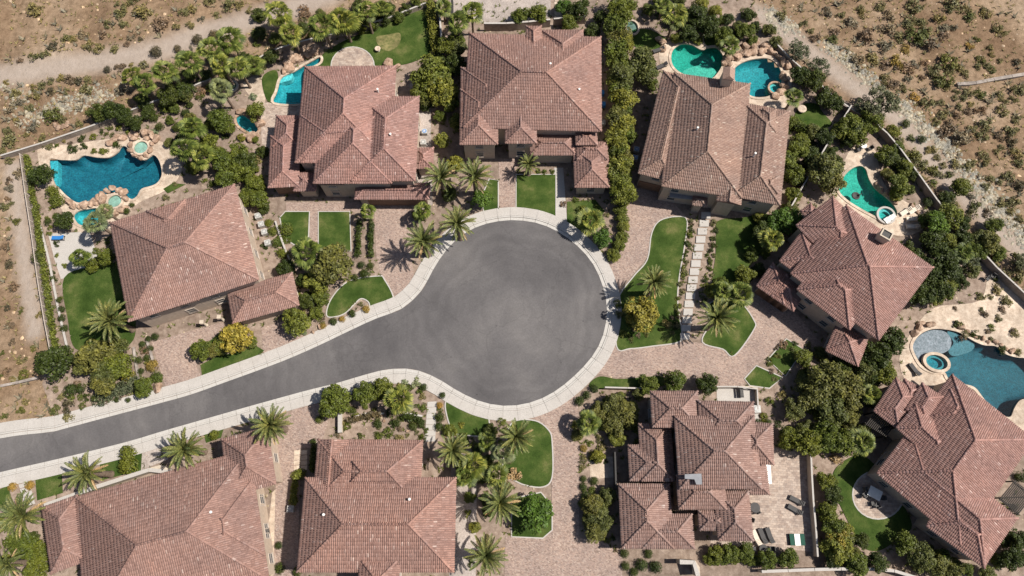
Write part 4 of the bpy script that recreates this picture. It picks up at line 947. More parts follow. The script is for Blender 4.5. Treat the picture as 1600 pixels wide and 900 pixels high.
T = {
 'dark': [(150,176,17),(176,171,18),(192,180,14),(210,192,14),(265,147,20),(288,140,17),(62,274,19),(100,345,17),(82,565,29),(425,86,14),(560,35,14),(905,14,19),(925,48,15),(940,28,14),(1090,24,20),(1110,42,20),(1075,52,16),(1270,125,19),(1250,118,17),(1292,150,18),(1306,160,14),(1390,245,16),(1462,376,22),(1472,402,24),(1450,420,22),(1482,424,22),(1440,460,24),(1470,455,20),(1392,530,24),(1370,556,26),(1345,540,15),(1105,598,19),(665,165,12),(700,160,16),(712,100,18),(700,300,15),(655,336,13),(445,418,15),(480,470,15),(1190,360,17),(1370,880,18),(1345,845,14),(1590,842,18),(1578,872,20),(1480,310,14),(228,163,13),(385,252,19),(1420,392,16),(1330,200,18),(1275,255,18),(475,437,13),(1430,405,20),(1320,565,18)],
 'mid': [(342,188,20),(330,225,19),(348,252,21),(372,238,19),(376,268,20),(396,292,18),(404,312,17),(352,280,18),(300,262,14),(578,30,14),(700,70,18),(715,58,14),(815,24,16),(842,22,17),(888,36,15),(1130,56,17),(1165,48,16),(1020,132,12),(1225,252,21),(1242,272,18),(1325,196,22),(1342,214,18),(1360,190,20),(1405,290,19),(1382,240,17),(1500,292,17),(1555,352,15),(1560,396,14),(142,415,13),(165,400,15),(185,572,24),(225,604,17),(312,548,19),(500,465,15),(520,628,27),(570,612,21),(597,610,20),(1012,600,17),(1056,595,19),(1140,862,16),(1165,862,15),(1118,864,14),(1230,872,17),(1200,872,17),(1300,818,20),(1290,752,16),(1290,800,17),(1340,880,20),(1262,690,25),(1292,680,26),(1232,686,19),(1318,692,24),(1415,850,20),(1380,585,20),(1165,428,17),(1115,455,14),(40,852,23),(62,862,20),(22,848,18),(55,890,20),(1245,235,18),(1415,262,14),(495,490,13),(460,470,12)],
 'bright': [(752,312,18),(835,800,31),(1232,342,23),(1212,346,20),(1460,348,22),(880,10,14),(942,373,17)],
 'olive': [(150,558,30),(165,582,24),(132,566,20),(162,598,22),(185,540,18),(332,546,15),(518,415,34),(1002,98,26),(1012,116,19),(1292,588,32),(1322,602,30),(1270,622,25),(1302,642,28),(1258,600,18),(958,634,20),(978,642,22),(960,664,20),(985,656,15),(935,640,16),(927,790,20),(942,812,22),(930,830,19),(920,815,14),(1440,872,24),(1462,884,20),(1490,888,18),(1545,380,20),(1290,265,29),(1302,288,22),(1530,372,16),(1240,640,18),(950,776,16),(1330,640,20),(1350,580,20)],
 'yellow': [(1000,487,31),(366,530,27),(1310,842,20)],
 'yg': [(672,115,31),(690,140,26),(660,140,20),(462,500,24),(492,440,22),(1485,338,22),(1310,855,24),(1320,830,16),(400,175,17),(965,685,15),(710,255,15),(346,540,16),(1398,205,13),(965,690,10),(392,535,12)],
 'grey': [(1380,158,30),(1352,165,18),(1248,78,19),(1278,104,19),(1600,410,16),(1515,405,17)],
}
for k, L in T.items():
    for x, y, r in L: tree(k, x, y, r)
for i in range(24):     # tall clipped ficus row right of the top middle house
    t = i/23; tree(('yg', 'mid', 'yg', 'mid', 'olive')[i % 5], 966+6*math.sin(i*1.7)+4*math.sin(t*3), 4+t*296, 21+2.6*math.sin(i*2.3)+random.uniform(-1.5, 1.5), 1.25)
for i in range(8): tree('yg', 980-18*i/7-6*math.sin(i), 300+i*14, 12, .9)
for i in range(11): tree('mid', 1108+i*9.5, 872+2*math.sin(i), 11, .8)       # bottom hedge trees
hedge([(40,243),(47,290),(55,335),(63,395),(71,450),(80,520),(84,546)], 1.0, 1.1, 'yg', 'long yellow green hedge along the left metal fence')
hedge([(672,-4),(675,40),(681,78)], 1.6, 2.0, 'yg', 'yellow vine hedge at the right side of the upper back lawn')
hedge([(560,346),(559,372),(559,398)], .9, .9, 'dark', 'dark hedge nearest the larger square lawn')
hedge([(580,349),(579,372),(578,397)], .9, .9, 'dark', 'dark hedge nearest the pink driveway')
hedge([(545,657),(560,653),(580,648),(592,647)], .9, .8, 'sdark', 'curved brownish hedge below the round street trees')
hedge([(630,650),(655,655)], 1.0, .9, 'dark', 'short dark hedge beside the white garden steps')
hedge([(157,622),(180,612),(200,604),(212,598)], 2.4, .5, 'grey', 'pale ground-hugging hedge beside the left pavement')
hedge([(463,738),(459,760),(457,785)], 1.0, 1.2, 'yg', 'yellow green hedge left of the bottom middle house')
hedge([(489,690),(487,735)], .9, 1.2, 'dark', 'dark hedge at the upper left corner of the bottom middle house')
hedge([(1245,190),(1262,205),(1255,225),(1240,240)], 2.0, 1.6, 'mid', 'green hedge along the side of the upper right house')
hedge([(700,765),(726,668)], .8, .9, 'dark', 'dark hedge behind the bottom row of palms') if 0 else None
BL = {'sdark': [(243,81,11),(335,55,10),(308,62,10),(168,109,7),(277,76,7)],
 'dark': [(240,185,8),(250,198,8),(290,177,8),(206,320,5),(198,330,6),(217,563,7),(229,559,6),(220,580,6),(235,544,6),(227,548,5),(243,526,7),(232,530,6),(222,538,6),(148,622,7),(200,625,5),(183,625,5),(96,483,6),(97,497,7),(101,513,7),(93,469,6),(105,544,6),(549,412,6),(565,414,7),(579,416,7),(571,428,10),(554,434,7),(550,642,8),(590,662,8),(620,660,8),(645,666,8),(658,662,8),(688,652,9),(686,667,8),(691,618,6),(662,605,7),(521,502,7),(550,490,7),(1450,316,9),(1440,217,8),(1415,193,8),(928,607,8),(917,618,8),(905,627,9),(976,865,8),(1013,865,8),(1002,883,11),(1025,886,11),(977,884,8),(990,894,8),(928,752,8),(1595,745,10),(1183,660,7),(1200,660,6),(912,748,6),(911,760,7),(915,775,9),(126,607,9),(110,610,12),(75,347,7),(60,402,12),(155,880,6) if 0 else (437,888,10),(435,852,7),(1290,640,0) if 0 else (465,893,9)],
 'mid': [(202,728,17),(200,709,15),(432,380,9),(425,362,9),(420,348,8),(440,396,9),(447,358,13),(470,741,10),(417,890,12),(571,636,5),(245,590,11),(83,300,12),(90,313,13),(925,766,7),(335,680,9),(700,672,11),(500,655,8)],
 'yellow': [(218,596,0) if 0 else (200,586,12)], 'gold': [(505,509,6),(535,499,6),(572,483,7),(238,572,11),(20,761,8),(47,758,8),(687,633,6),(648,658,0) if 0 else (912,700,7)]}
for k, L in BL.items():
    for x, y, r in L: shrub(k, x, y, r, ball=True)
GS = {'tan': [(803,745,15),(1308,717,12)], 'agave': [(240,208,9),(395,150,8),(632,600,8),(648,597,11),(445,830,0) if 0 else (474,519,6)], 'yg': [(160,235,9),(146,235,7),(1290,700,8)],
 'scrub': [(925,712,8),(940,700,9),(912,715,7),(790,760,12),(625,602,7),(660,619,8),(563,476,6),(1500,507,9),(1535,465,9),(1560,497,8),(1588,520,10),(1568,545,8),(1592,550,9),(1550,530,6),(1510,522,8),(272,287,5),(258,308,8),(1575,470,12),(1560,452,11),(1195,650,7),(400,250,10)],
 'sbrown': [(312,140,12),(473,17,14),(473,28,9),(1540,490,8),(1545,517,6),(1558,535,6),(1505,528,7),(705,95,8),(880,318,7),(1260,205,8)],
 'dark': [(1498,508,9),(1526,522,10),(1567,545,9),(135,620,8),(440,375,10),(412,385,8),(1520,905,0) if 0 else (88,380,7),(82,435,8),(79,270,10),(112,232,10),(180,225,9),(128,228,8)],
 'mid': [(688,640,6),(640,605,6),(910,325,8),(900,312,7),(850,268,6),(840,266,6),(862,268,6)]}
for k, L in GS.items():
    for x, y, r in L: shrub(k, x, y, r)
for i in range(15):     # planted strips beside the slab path
    y = 345+i*12.3; t = (y-331)/201; x = 1103-34*t
    for s in (-1, 1):
        if s > 0 and 445 < y: continue
        shrub(random.choice(['scrub', 'scrub', 'mid', 'yg', 'dark']), x+s*random.uniform(15, 22), y+random.uniform(-4, 4), random.uniform(4.5, 8))

MXX = ['dark', 'mid', 'olive', 'yg']
def fill(px, n, r0, r1, kinds, fn=None, gap=.75):
    px = np.array(px, float); got = []; tries = 0
    while len(got) < n and tries < 4000:
        tries += 1; p = np.array((random.uniform(px[:, 0].min(), px[:, 0].max()), random.uniform(px[:, 1].min(), px[:, 1].max()))); r = random.uniform(r0, r1)
        if not inpoly(p[None], [tuple(q) for q in px])[0]: continue
        if any(math.hypot(*(p-q[0])) < gap*(r+q[1]) for q in got): continue
        got.append((p, r)); (fn or tree)(random.choice(kinds), p[0], p[1], r)
GK = ['mid', 'dark', 'yg', 'scrub', 'olive', 'mid', 'sbrown']
fill([(540,605),(660,600),(668,690),(515,690),(540,640)], 26, 5, 10, GK, shrub, .8)
fill([(430,330),(470,420),(512,470),(500,515),(440,470)], 16, 6, 11, GK, shrub, .8)
fill([(1078,345),(1088,345),(1072,440),(1058,528),(1052,520),(1064,430)], 16, 4, 7, GK, shrub, .8)
fill([(1112,345),(1122,345),(1113,440),(1098,470),(1094,470),(1100,430)], 14, 4, 7, GK, shrub, .8)
fill([(400,10),(470,25),(600,0),(640,0),(560,40),(440,75),(400,60)], 12, 9, 14, ['dark', 'mid', 'dark', 'olive'], None, .9)
fill([(960,470),(1000,500),(1060,495),(1064,530),(1030,520),(975,535)], 16, 5, 10, GK, shrub, .8)
fill([(1185,330),(1225,340),(1200,420),(1165,450),(1120,470),(1125,440),(1170,415)], 10, 9, 15, ['mid', 'dark', 'yg', 'mid'], None, .8)
fill([(1190,560),(1230,520),(1290,545),(1260,610),(1230,560),(1205,610)], 12, 5, 10, GK, shrub, .8)
fill([(1240,548),(1290,545),(1330,580),(1260,600)], 5, 10, 16, ['mid', 'dark', 'olive'], None, .8)
fill([(690,665),(790,660),(790,740),(730,890),(722,760)], 9, 8, 13, ['mid', 'yg', 'dark'], None, .9)
fill([(895,640),(1000,610),(1010,690),(965,700),(908,730)], 8, 8, 14, ['mid', 'olive', 'yg', 'dark'], None, .9)
fill([(905,745),(960,750),(962,860),(915,840)], 10, 5, 9, GK, shrub, .8)
fill([(100,330),(160,352),(195,415),(150,410),(140,362)], 8, 5, 9, GK, shrub, .8)
fill([(60,235),(200,205),(250,180),(262,160),(205,190),(70,225)], 18, 5, 9, GK, shrub, .8)
fill([(265,150),(300,145),(300,200),(262,230)], 9, 6, 11, ['mid', 'dark', 'olive'], None, .9)
fill([(370,190),(420,230),(415,300),(400,330)], 8, 6, 11, ['mid', 'dark', 'yg'], None, .9)
fill([(1030,10),(1140,30),(1130,66),(1040,60)], 8, 8, 13, ['mid', 'dark', 'yg'], None, .8)
fill([(1370,240),(1405,230),(1440,300),(1400,310)], 8, 8, 13, MXX, None, .9)
fill([(0,800),(60,800),(64,890),(0,895)], 10, 7, 12, ['mid', 'yg', 'dark'], None, .9)
fill([(200,120),(300,85),(400,55),(415,100),(300,160),(215,170)], 20, 6, 10, ['dark', 'mid', 'olive', 'scrub'], shrub, .7)
fill([(430,40),(600,5),(660,5),(560,50),(440,80)], 16, 6, 10, ['dark', 'mid', 'olive'], shrub, .7)
fill([(690,665),(795,655),(800,760),(745,890),(722,760)], 22, 5, 9, ['dark', 'mid', 'yg', 'scrub'], shrub, .7)
fill([(270,215),(330,190),(410,260),(425,330),(395,330),(300,270)], 16, 6, 10, ['dark', 'mid', 'yg'], shrub, .7)
fill([(1225,180),(1262,200),(1305,215),(1272,268),(1242,330),(1226,355),(1228,250)], 16, 6, 10, ['dark', 'mid', 'yg'], shrub, .7)
MX = ['dark', 'mid', 'mid', 'olive', 'yg', 'dark']
fill([(1238,182),(1262,200),(1305,215),(1272,268),(1242,325),(1226,355),(1230,250)], 11, 11, 18, MX)
fill([(1300,205),(1345,180),(1335,225),(1308,262),(1292,242)], 5, 11, 16, MX)
fill([(1440,335),(1500,330),(1530,400),(1505,450),(1465,482),(1442,440),(1458,400)], 16, 12, 19, MX)
fill([(1240,592),(1340,570),(1395,540),(1372,620),(1350,690),(1228,690)], 18, 12, 20, MX)
fill([(668,85),(720,62),(720,200),(692,245),(664,185)], 10, 11, 17, ['dark', 'olive', 'mid', 'yg'])
fill([(690,672),(765,700),(742,765),(692,742)], 5, 9, 13, ['mid', 'dark'])
fill([(1288,722),(1318,800),(1340,872),(1282,882)], 8, 11, 17, MX)
fill([(1420,848),(1500,880),(1570,900),(1430,895)], 7, 11, 16, ['olive', 'dark', 'mid'])
fill([(555,25),(655,0),(668,12),(560,48)], 9, 8, 13, ['dark', 'mid'])
fill([(215,150),(300,120),(400,78),(410,110),(300,165),(225,178)], 11, 10, 14, ['dark', 'dark', 'mid', 'olive'])
fill([(1130,30),(1180,20),(1232,78),(1210,78),(1145,62)], 8, 9, 14, ['dark', 'mid', 'olive'])
fill([(290,190),(330,160),(400,260),(425,330),(395,330)], 12, 10, 16, ['mid', 'dark', 'yg', 'mid'])
fill([(1005,0),(1120,0),(1130,40),(1020,40)], 9, 11, 16, ['dark', 'mid', 'yg'])
fill([(1560,840),(1600,830),(1600,895),(1550,895)], 4, 11, 15, ['dark', 'mid'])
fill([(1400,232),(1420,238),(1560,400),(1595,440),(1560,440),(1480,345)], 26, 7, 12, ['olive', 'mid', 'scrub', 'scrub'], lambda k, x, y, r: shrub(k, x, y, r, True), .9)
fill([(895,640),(1005,640),(1005,700),(905,735)], 12, 5, 9, ['mid', 'scrub', 'dark', 'yg'], shrub, .9)
fill([(700,655),(800,660),(800,760),(750,900),(720,880),(735,700)], 16, 5, 10, ['mid', 'dark', 'yg', 'scrub'], shrub, .9)
fill([(430,330),(470,420),(510,470),(500,510),(440,470)], 16, 5, 9, ['mid', 'dark', 'yg', 'scrub'], shrub, .9)
fill([(540,605),(660,600),(665,690),(520,690),(540,640)], 18, 4, 8, ['mid', 'scrub', 'scrub', 'sgrey'], shrub, .9)
fill([(90,550),(230,540),(235,610),(130,640),(88,600)], 18, 5, 9, ['olive', 'scrub', 'mid', 'sbrown'], shrub, .9)
fill([(1410,440),(1540,430),(1600,540),(1560,520),(1480,500)], 12, 4, 8, ['scrub', 'mid', 'sbrown'], shrub, 1.2)
fill([(1185,610),(1240,600),(1240,700),(1200,690)], 9, 5, 9, ['mid', 'scrub', 'dark'], shrub, .9)
fill([(60,280),(90,330),(100,420),(80,430),(66,350)], 10, 4, 7, ['mid', 'dark', 'yg'], shrub, .9)
fill([(885,305),(945,300),(955,360),(930,385),(900,360)], 9, 4, 8, ['mid', 'dark', 'scrub'], shrub, .9)
WILD = """54 15 14 o,222 17 16 o,190 22 12 o,210 0 10 o,193 38 9 o,170 40 8 o,183 8 6 o,198 8 8 o,250 38 16 b,277 42 7 o,297 40 7 o,288 22 9 o,302 15 9 o,314 30 7 g,326 0 10 o,355 5 12 o,375 8 9 o,392 15 8 o,336 20 7 o,204 57 8 g,221 61 5 d,158 54 9 b,127 54 9 g,105 61 9 o,115 62 8 o,137 70 11 o,153 75 10 o,178 75 9 o,198 69 6 b,83 73 9 d,52 90 10 o,32 95 6 b,70 85 8 o,185 104 10 b,225 100 8 o,204 100 5 o,97 123 9 o,110 125 10 b,121 127 9 d,136 124 9 o,80 128 7 o,67 135 8 o,53 137 7 o,135 138 11 o,105 143 7 o,80 143 8 d,52 147 11 o,25 148 10 o,30 160 9 g,15 172 9 g,45 170 9 o,25 187 6 o,80 178 16 s,98 188 9 o,50 198 11 g,40 210 6 o,10 203 8 o,12 217 15 o,65 215 7 o,122 193 8 o,10 128 6 o,188 140 12 g,5 235 8 o,
1225 23 11 o,1257 37 8 o,1267 46 7 o,1275 57 9 b,1302 60 11 s,1305 50 10 b,1292 17 11 g,1314 22 8 o,1330 35 12 g,1350 22 10 o,1345 12 8 o,1376 8 10 o,1387 25 12 g,1388 45 14 g,1355 55 16 b,1405 57 11 o,1420 33 13 o,1440 35 10 o,1432 57 19 s,1445 50 11 o,1467 30 11 o,1475 45 10 g,1488 45 7 d,1473 58 10 b,1452 70 12 b,1388 72 13 g,1415 75 9 y,1430 8 15 o,1490 8 16 o,1480 16 9 o,1508 18 10 o,1514 28 11 s,1540 22 10 o,1538 18 8 o,1558 45 10 o,1566 52 9 o,1525 63 7 s,1515 72 8 y,1547 75 7 o,1551 85 6 o,1533 92 9 s,1528 104 7 o,1540 101 8 o,1551 108 8 s,1588 97 8 d,1563 95 6 o,1365 90 13 o,1342 93 12 g,1405 95 14 y,1385 102 9 b,1421 105 13 b,1433 97 9 g,1447 97 7 b,1485 95 17 s,1462 108 13 o,1485 110 10 o,1503 107 9 o,1512 115 8 o,1477 124 16 s,1480 133 9 o,1385 123 10 o,1397 130 10 b,1420 122 8 g,1412 137 8 o,1443 118 7 b,1495 144 7 o,1493 153 6 o,1507 152 8 o,1515 143 9 o,1531 147 10 s,1563 147 8 o,1570 158 8 o,1593 140 12 o,1585 155 8 o,1519 163 7 o,1500 165 7 o,1451 158 13 o,1431 150 9 y,1472 158 8 o,1475 175 11 o,1497 177 9 b,1515 172 9 b,1535 172 11 b,1545 195 14 o,1568 172 12 o,1520 198 10 o,1482 195 14 b,1535 213 11 o,1505 215 17 g,1565 212 10 b,1582 200 13 o,1590 185 9 o,1475 207 10 b,1463 190 8 o,1580 220 11 d,1457 234 9 o,1466 245 8 o,1475 258 7 o,1496 255 10 o,1513 259 10 o,1519 253 8 o,1535 242 9 o,1540 250 10 o,1557 237 7 o,1565 230 7 o,1590 240 11 o,1592 255 10 o,1548 278 9 o,1562 284 7 o,1544 292 9 o,1595 290 13 d,1575 275 12 o,1570 315 12 o,1585 315 11 o,1580 330 9 o,1594 342 9 o,1518 305 8 g,1430 240 15 s,1440 255 12 o,1460 265 12 s,1472 272 8 o,1485 272 8 s,1455 235 9 o,1475 305 15 b,1525 320 10 s,1490 325 14 o,1520 335 11 o,1545 333 9 b,1590 405 14 s,1595 425 13 o,1555 410 9 s,1408 220 10 o,1425 215 8 s,
13 282 8 b,10 310 6 b,12 295 9 g,8 323 8 o,24 345 8 s,12 357 5 o,17 317 5 o,5 383 8 b,12 412 9 d,20 447 9 b,28 270 10 g,13 250 8 o,2 322 7 o,18 450 7 b,10 481 6 d,31 487 5 s,33 481 4 o,14 508 7 b,18 535 7 b,52 544 6 s,33 561 9 o,10 580 8 b,35 585 10 s,19 593 6 o,0 588 5 s,2 551 5 s,60 492 7 o,31 643 8 s,39 628 7 o,5 650 7 s,83 639 9 s,105 635 13 d,104 652 10 o,95 619 8 o,125 623 5 s,85 608 6 o"""
KK = {'o': 'scrub', 'b': 'sbrown', 'g': 'sgrey', 'd': 'sdark', 's': 'olive', 'y': 'gold'}
for q in WILD.replace('\n', '').split(','):
    x, y, r, k = q.split(); shrub(KK[k], float(x), float(y), float(r)*1.08, wild=True)
# ================================================================== BOULDERS
def rock_mesh(seed):
    import bmesh
    g = random.Random(seed); bm = bmesh.new(); bmesh.ops.create_icosphere(bm, subdivisions=2, radius=1)
    cut = [(Vector((g.gauss(0, 1), g.gauss(0, 1), g.gauss(0, 1))).normalized(), g.uniform(.55, .85)) for _ in range(9)]
    for v in bm.verts:
        for n, d in cut:
            e = v.co.dot(n)-d
            if e > 0: v.co -= n*e
        v.co *= 1+g.uniform(-.05, .05)
    me = bpy.data.meshes.new('boulder'); bm.to_mesh(me); bm.free(); me.materials.append(M['rock']); return me
ROCK = [rock_mesh(s) for s in range(6)]
def boulder(px, py, r, z=.05):
    s = 1.25*r*mpp(px, py, .3); p = at(px, py, z)
    o = link('boulder', random.choice(ROCK), None, (p.x, p.y, z+s*.3), (random.uniform(-.3, .3), random.uniform(-.3, .3), random.uniform(0, 6.28)), (s*1.15, s*.95, s*.75))
    tag(o, f"{'big' if r >= 6 else 'small'} brown boulder", 'rock', 'boulders round the pools', (px, py))
def ringrocks(cx, cy, r, n, a0, a1, s, z=.05):
    for i in range(n):
        a = R(a0+(a1-a0)*i/max(1, n-1)); boulder(cx+r*math.cos(a)+random.uniform(-1.5, 1.5), cy-r*math.sin(a)+random.uniform(-1.5, 1.5), s*random.uniform(.75, 1.25), z)
def linerocks(pts, n, s, j=2, z=.05):
    L = cat_rom([Vector((x, y, 0)) for x, y in pts], False, 8)
    for i in range(n):
        p = L[int(i*(len(L)-1)/max(1, n-1))]; boulder(p.x+random.uniform(-j, j), p.y+random.uniform(-j, j), s*random.uniform(.7, 1.3), z)
ringrocks(179, 314, 19, 12, 10, 330, 5.2, .1); ringrocks(220, 230, 16.5, 9, 130, 410, 4.5, .1); linerocks([(104,314),(122,322),(145,317),(160,310)], 9, 5.2, 2, .12)
linerocks([(172,222),(190,216),(205,212),(232,210),(245,218)], 11, 5, 3); linerocks([(446,112),(458,100),(472,92),(485,84),(500,80)], 10, 6, 3); linerocks([(450,98),(470,82),(492,74)], 6, 5.5, 3)
linerocks([(1134,100),(1140,92),(1152,88),(1168,84),(1186,80),(1204,80),(1220,90),(1228,105)], 18, 5.2, 3, .15); linerocks([(1150,80),(1175,72),(1200,72),(1218,82),(1230,98)], 12, 5, 3); linerocks([(1224,118),(1224,135),(1212,150)], 5, 5, 2)
linerocks([(1370,292),(1382,302),(1396,314)], 6, 4.5, 2); linerocks([(1500,514),(1525,526),(1545,534),(1562,538),(1580,550)], 9, 3.6, 2); linerocks([(1428,520),(1440,508),(1455,505)], 5, 5.5, 3)
linerocks([(372,176),(395,180),(408,196)], 6, 5, 2); linerocks([(376,212),(390,216),(402,212)], 5, 5, 2); linerocks([(1392,250),(1384,275),(1392,296)], 4, 3.5, 2)
linerocks([(620,104),(608,100)], 2, 6, 1); linerocks([(88,195),(98,200),(108,196)], 4, 4.5, 2); boulder(248, 606, 7); linerocks([(1030,60),(1036,76)], 3, 4.5, 2); linerocks([(1425,322),(1436,334)], 4, 3.2, 1)
linerocks([(592,640),(600,655),(612,650),(640,672)], 6, 3, 4); linerocks([(490,520),(500,512)], 2, 3, 1)

# ================================================================== FURNITURE, MACHINES
def lounger_parts(cm, fm):
    f = MB()
    for y in (-.3, .3): f.box((0, y, .28), (.95, .03, .03))
    for x in (-.9, .9): f.box((x, 0, .28), (.03, .26, .03))
    legs = [MB().box((x, y, .12), (.03, .035, .13)).mesh('leg', fm) for x in (-.8, .8) for y in (-.3, .3)]
    seat = MB().box((-.3, 0, .36), (.63, .29, .05)); bk = MB()
    for k in range(4): bk.box((.43+k*.16, 0, .40+k*.10), (.085, .29, .06))
    return f.mesh('frame', fm), legs, seat.mesh('seat', cm), bk.mesh('backrest', cm)
LC = lounger_parts(M['cushion'], M['white']); LK = lounger_parts(M['charcoal'], M['iron']); LB = lounger_parts(M['blue'], M['iron'])
def lounger(px, py, ang, label, kind=LC, z=.03, s=1.0):
    p = at(px, py, z); o = empty('sun_lounger', (p.x, p.y, z)); o.rotation_euler.z = R(ang); o.scale = (s, s, s); tag(o, label, 'sun lounger', 'sun loungers by the pools', (px, py), True)
    link('frame', kind[0], o); link('seat', kind[2], o); link('backrest', kind[3], o)
    for l in kind[1]: link('leg', l, o)
for i, (x, y, a, l, k) in enumerate([(1413,332,30,'cream lounger nearest the round pale spa, upper left one',LC),(1426,329,30,'cream lounger at the upper right of the deck by the lagoon pool',LC),(1424,343,4,'middle cream lounger of the stack beside the round pale spa',LC),(1424,355,0,'lowest cream lounger beside the round pale spa',LC),
    (1243,782,-28,'upper charcoal lounger near the pale garden wall',LK),(1240,796,-30,'lower charcoal lounger near the pale garden wall',LK),(1180,839,-70,'left one of three grey loungers at the terrace corner',LC),(1190,837,-72,'middle one of three grey loungers at the terrace corner',LK),(1201,836,-75,'right one of three grey loungers at the terrace corner',LK),
    (1028,80,20,'grey lounger above the other beside the kidney pool',LK),(1033,105,25,'grey lounger below the other beside the kidney pool',LK),(93,373,0,'blue lounger on the bare concrete terrace',LB),(1427,578,-60,'grey lounger at the left tip of the dark lagoon pool',LK)]): lounger(x, y, a, l, k)
def chair(px, py, ang, label, mt='charcoal', z=.03):
    p = at(px, py, z); o = empty('garden_chair', (p.x, p.y, z)); o.rotation_euler.z = R(ang); tag(o, label, 'chair', 'garden chairs on the terraces', (px, py), True)
    link('seat', MB().box((0, 0, .44), (.27, .27, .05)).mesh('seat', M[mt]), o); link('backrest', MB().box((0, .27, .72), (.27, .04, .26)).mesh('backrest', M[mt]), o)
    for x in (-.23, .23):
        for y in (-.23, .23): link('leg', MB().box((x, y, .2), (.025, .025, .2)).mesh('leg', M['iron']), o)
        link('armrest', MB().box((x*1.25, 0, .64), (.03, .25, .02)).mesh('armrest', M['iron']), o)
def table(px, py, label, mt, z=.03, rad=.62, square=False):
    p = at(px, py, z); o = empty('garden_table', (p.x, p.y, z)); tag(o, label, 'table', None, (px, py), True)
    m = MB()
    if square: m.box((0, 0, .73), (rad, rad*.8, .03), (math.cos(R(-30)), math.sin(R(-30))))
    else: m.lathe((0, 0, .70), [(rad*.97, 0), (rad, .02), (rad, .05), (rad*.97, .06)], 20)
    link('tabletop', m.mesh('tabletop', M[mt]), o); link('pedestal', MB().lathe((0, 0, 0), [(.3, 0), (.28, .04), (.06, .08), (.05, .69)], 10).mesh('pedestal', M['iron']), o)
table(1363, 771, 'pale square garden table on the round paved patio', 'white', .08, .85, True)
for x, y, a, l in [(1350,765,90,'dark chair upper left of the pale square table'),(1348,774,120,'dark chair left of the pale square table'),(1362,787,180,'dark chair below the pale square table'),(1368,790,200,'dark chair lower right of the pale square table'),(1376,778,270,'dark chair right of the pale square table')]: chair(x, y, a, l, z=.08)
table(1177, 793, 'small dark round table beside the lower right house', 'charcoal', .03, .65)
chair(1182, 799, 200, 'dark chair beside the small dark round table'); chair(1172, 812, 250, 'lone dark chair against the lower right house')
table(1190, 857, 'dark coffee table below the three grey loungers', 'charcoal', .03, .55)
for x, y, a, l in [(1176,858,90,'dark armchair left of the coffee table'),(1204,857,270,'dark armchair right of the coffee table'),(1340,236,20,'dark chair at the top end of the lagoon pool'),(1358,234,300,'pale chair at the top end of the lagoon pool'),(1553,655,0,'')][:4]: chair(x, y, a, l)
table(1346, 231, 'round white table at the top end of the lagoon pool', 'white', .03, .5)
chair(1540, 437, 40, 'dark chair left one in the far right corner terrace'); chair(1548, 433, 320, 'dark chair right one in the far right corner terrace')
# daybed, bench, swing seat
def daybed(px, py, ang, label, cloth, mid, z=.03):
    p = at(px, py, z); o = empty('daybed', (p.x, p.y, z)); o.rotation_euler.z = R(ang); tag(o, label, 'daybed', None, (px, py), True)
    link('base', MB().box((0, 0, .15), (.95, .72, .15)).mesh('base', M['iron']), o)
    for x in (-.68, .68): link('cushion', MB().box((x, 0, .36), (.28, .7, .08)).mesh('cushion', M[cloth]), o)
    link('towel', MB().box((0, 0, .38), (.36, .72, .09)).mesh('towel', M[mid]), o)
daybed(1244, 843, 0, 'dark green daybed with white middle on the sun terrace', 'greencloth', 'white')
def bench(px, py, ang, label, z=.03):
    p = at(px, py, z); o = empty('bench', (p.x, p.y, z)); o.rotation_euler.z = R(ang); tag(o, label, 'bench', None, (px, py), True)
    for k in range(4): link('slat', MB().box((0, -.2+k*.14, .45), (.8, .055, .025)).mesh('slat', M['charcoal']), o)
    for x in (-.65, .65): link('leg', MB().box((x, 0, .21), (.05, .25, .21)).mesh('leg', M['iron']), o)
    link('backrest', MB().box((0, .32, .7), (.8, .03, .2)).mesh('backrest', M['charcoal']), o)
bench(1157, 613, 90, 'dark bench by the pale wall at the end of the long driveway')
M['acgrey'] = plain('painted_casing', (.40, .39, .37), .5)
def ac(px, py, ang, label, fan='grille', z=.02, s=.85):
    p = at(px, py, .9); o = empty('air_conditioner', (p.x, p.y, z)); o.rotation_euler.z = R(ang); o.scale = (s, s, s); tag(o, label, 'air conditioner', 'air conditioner units', (px, py), True)
    m = MB().box((0, 0, .45), (.5, .5, .45)); link('casing', m.mesh('casing', M['acgrey']), o)
    m = MB().lathe((0, 0, .905), [(.40, 0), (.40, .03), (.37, .035)], 18); link('fan_ring', m.mesh('fan_ring', M[fan]), o)
    m = MB()
    for k in range(6): a = k*math.pi/6; m.box((0, 0, .95), (.37, .018, .008), (math.cos(a), math.sin(a)))
    link('grille', m.mesh('grille', M['white']), o)
for x, y, l in [(402,336,'uppermost of four pale air conditioners beside the left house'),(407,349,'second from top of four pale air conditioners'),(412,361,'third from top of four pale air conditioners'),(417,378,'lowest of four pale air conditioners, set apart')]: ac(x, y, 17, l)
ac(663, 204, 0, 'white air conditioner with blue fan beside the upper left house', 'blue'); ac(661, 221, 0, 'plain white unit below the blue-fanned air conditioner')
ac(1183, 639, 0, 'white air conditioner on the corner of the pale wall', 'grille', .02, 1.0); ac(453, 795, 0, 'white unit in the gap between bottom left houses'); ac(942, 190, 0, 'white unit at the right corner of the top middle house')
ac(995, 232, 80, 'grey unit in the alley left of the upper right house', 'blue'); ac(993, 245, 80, 'lower grey unit in the alley left of the upper right house', 'blue')
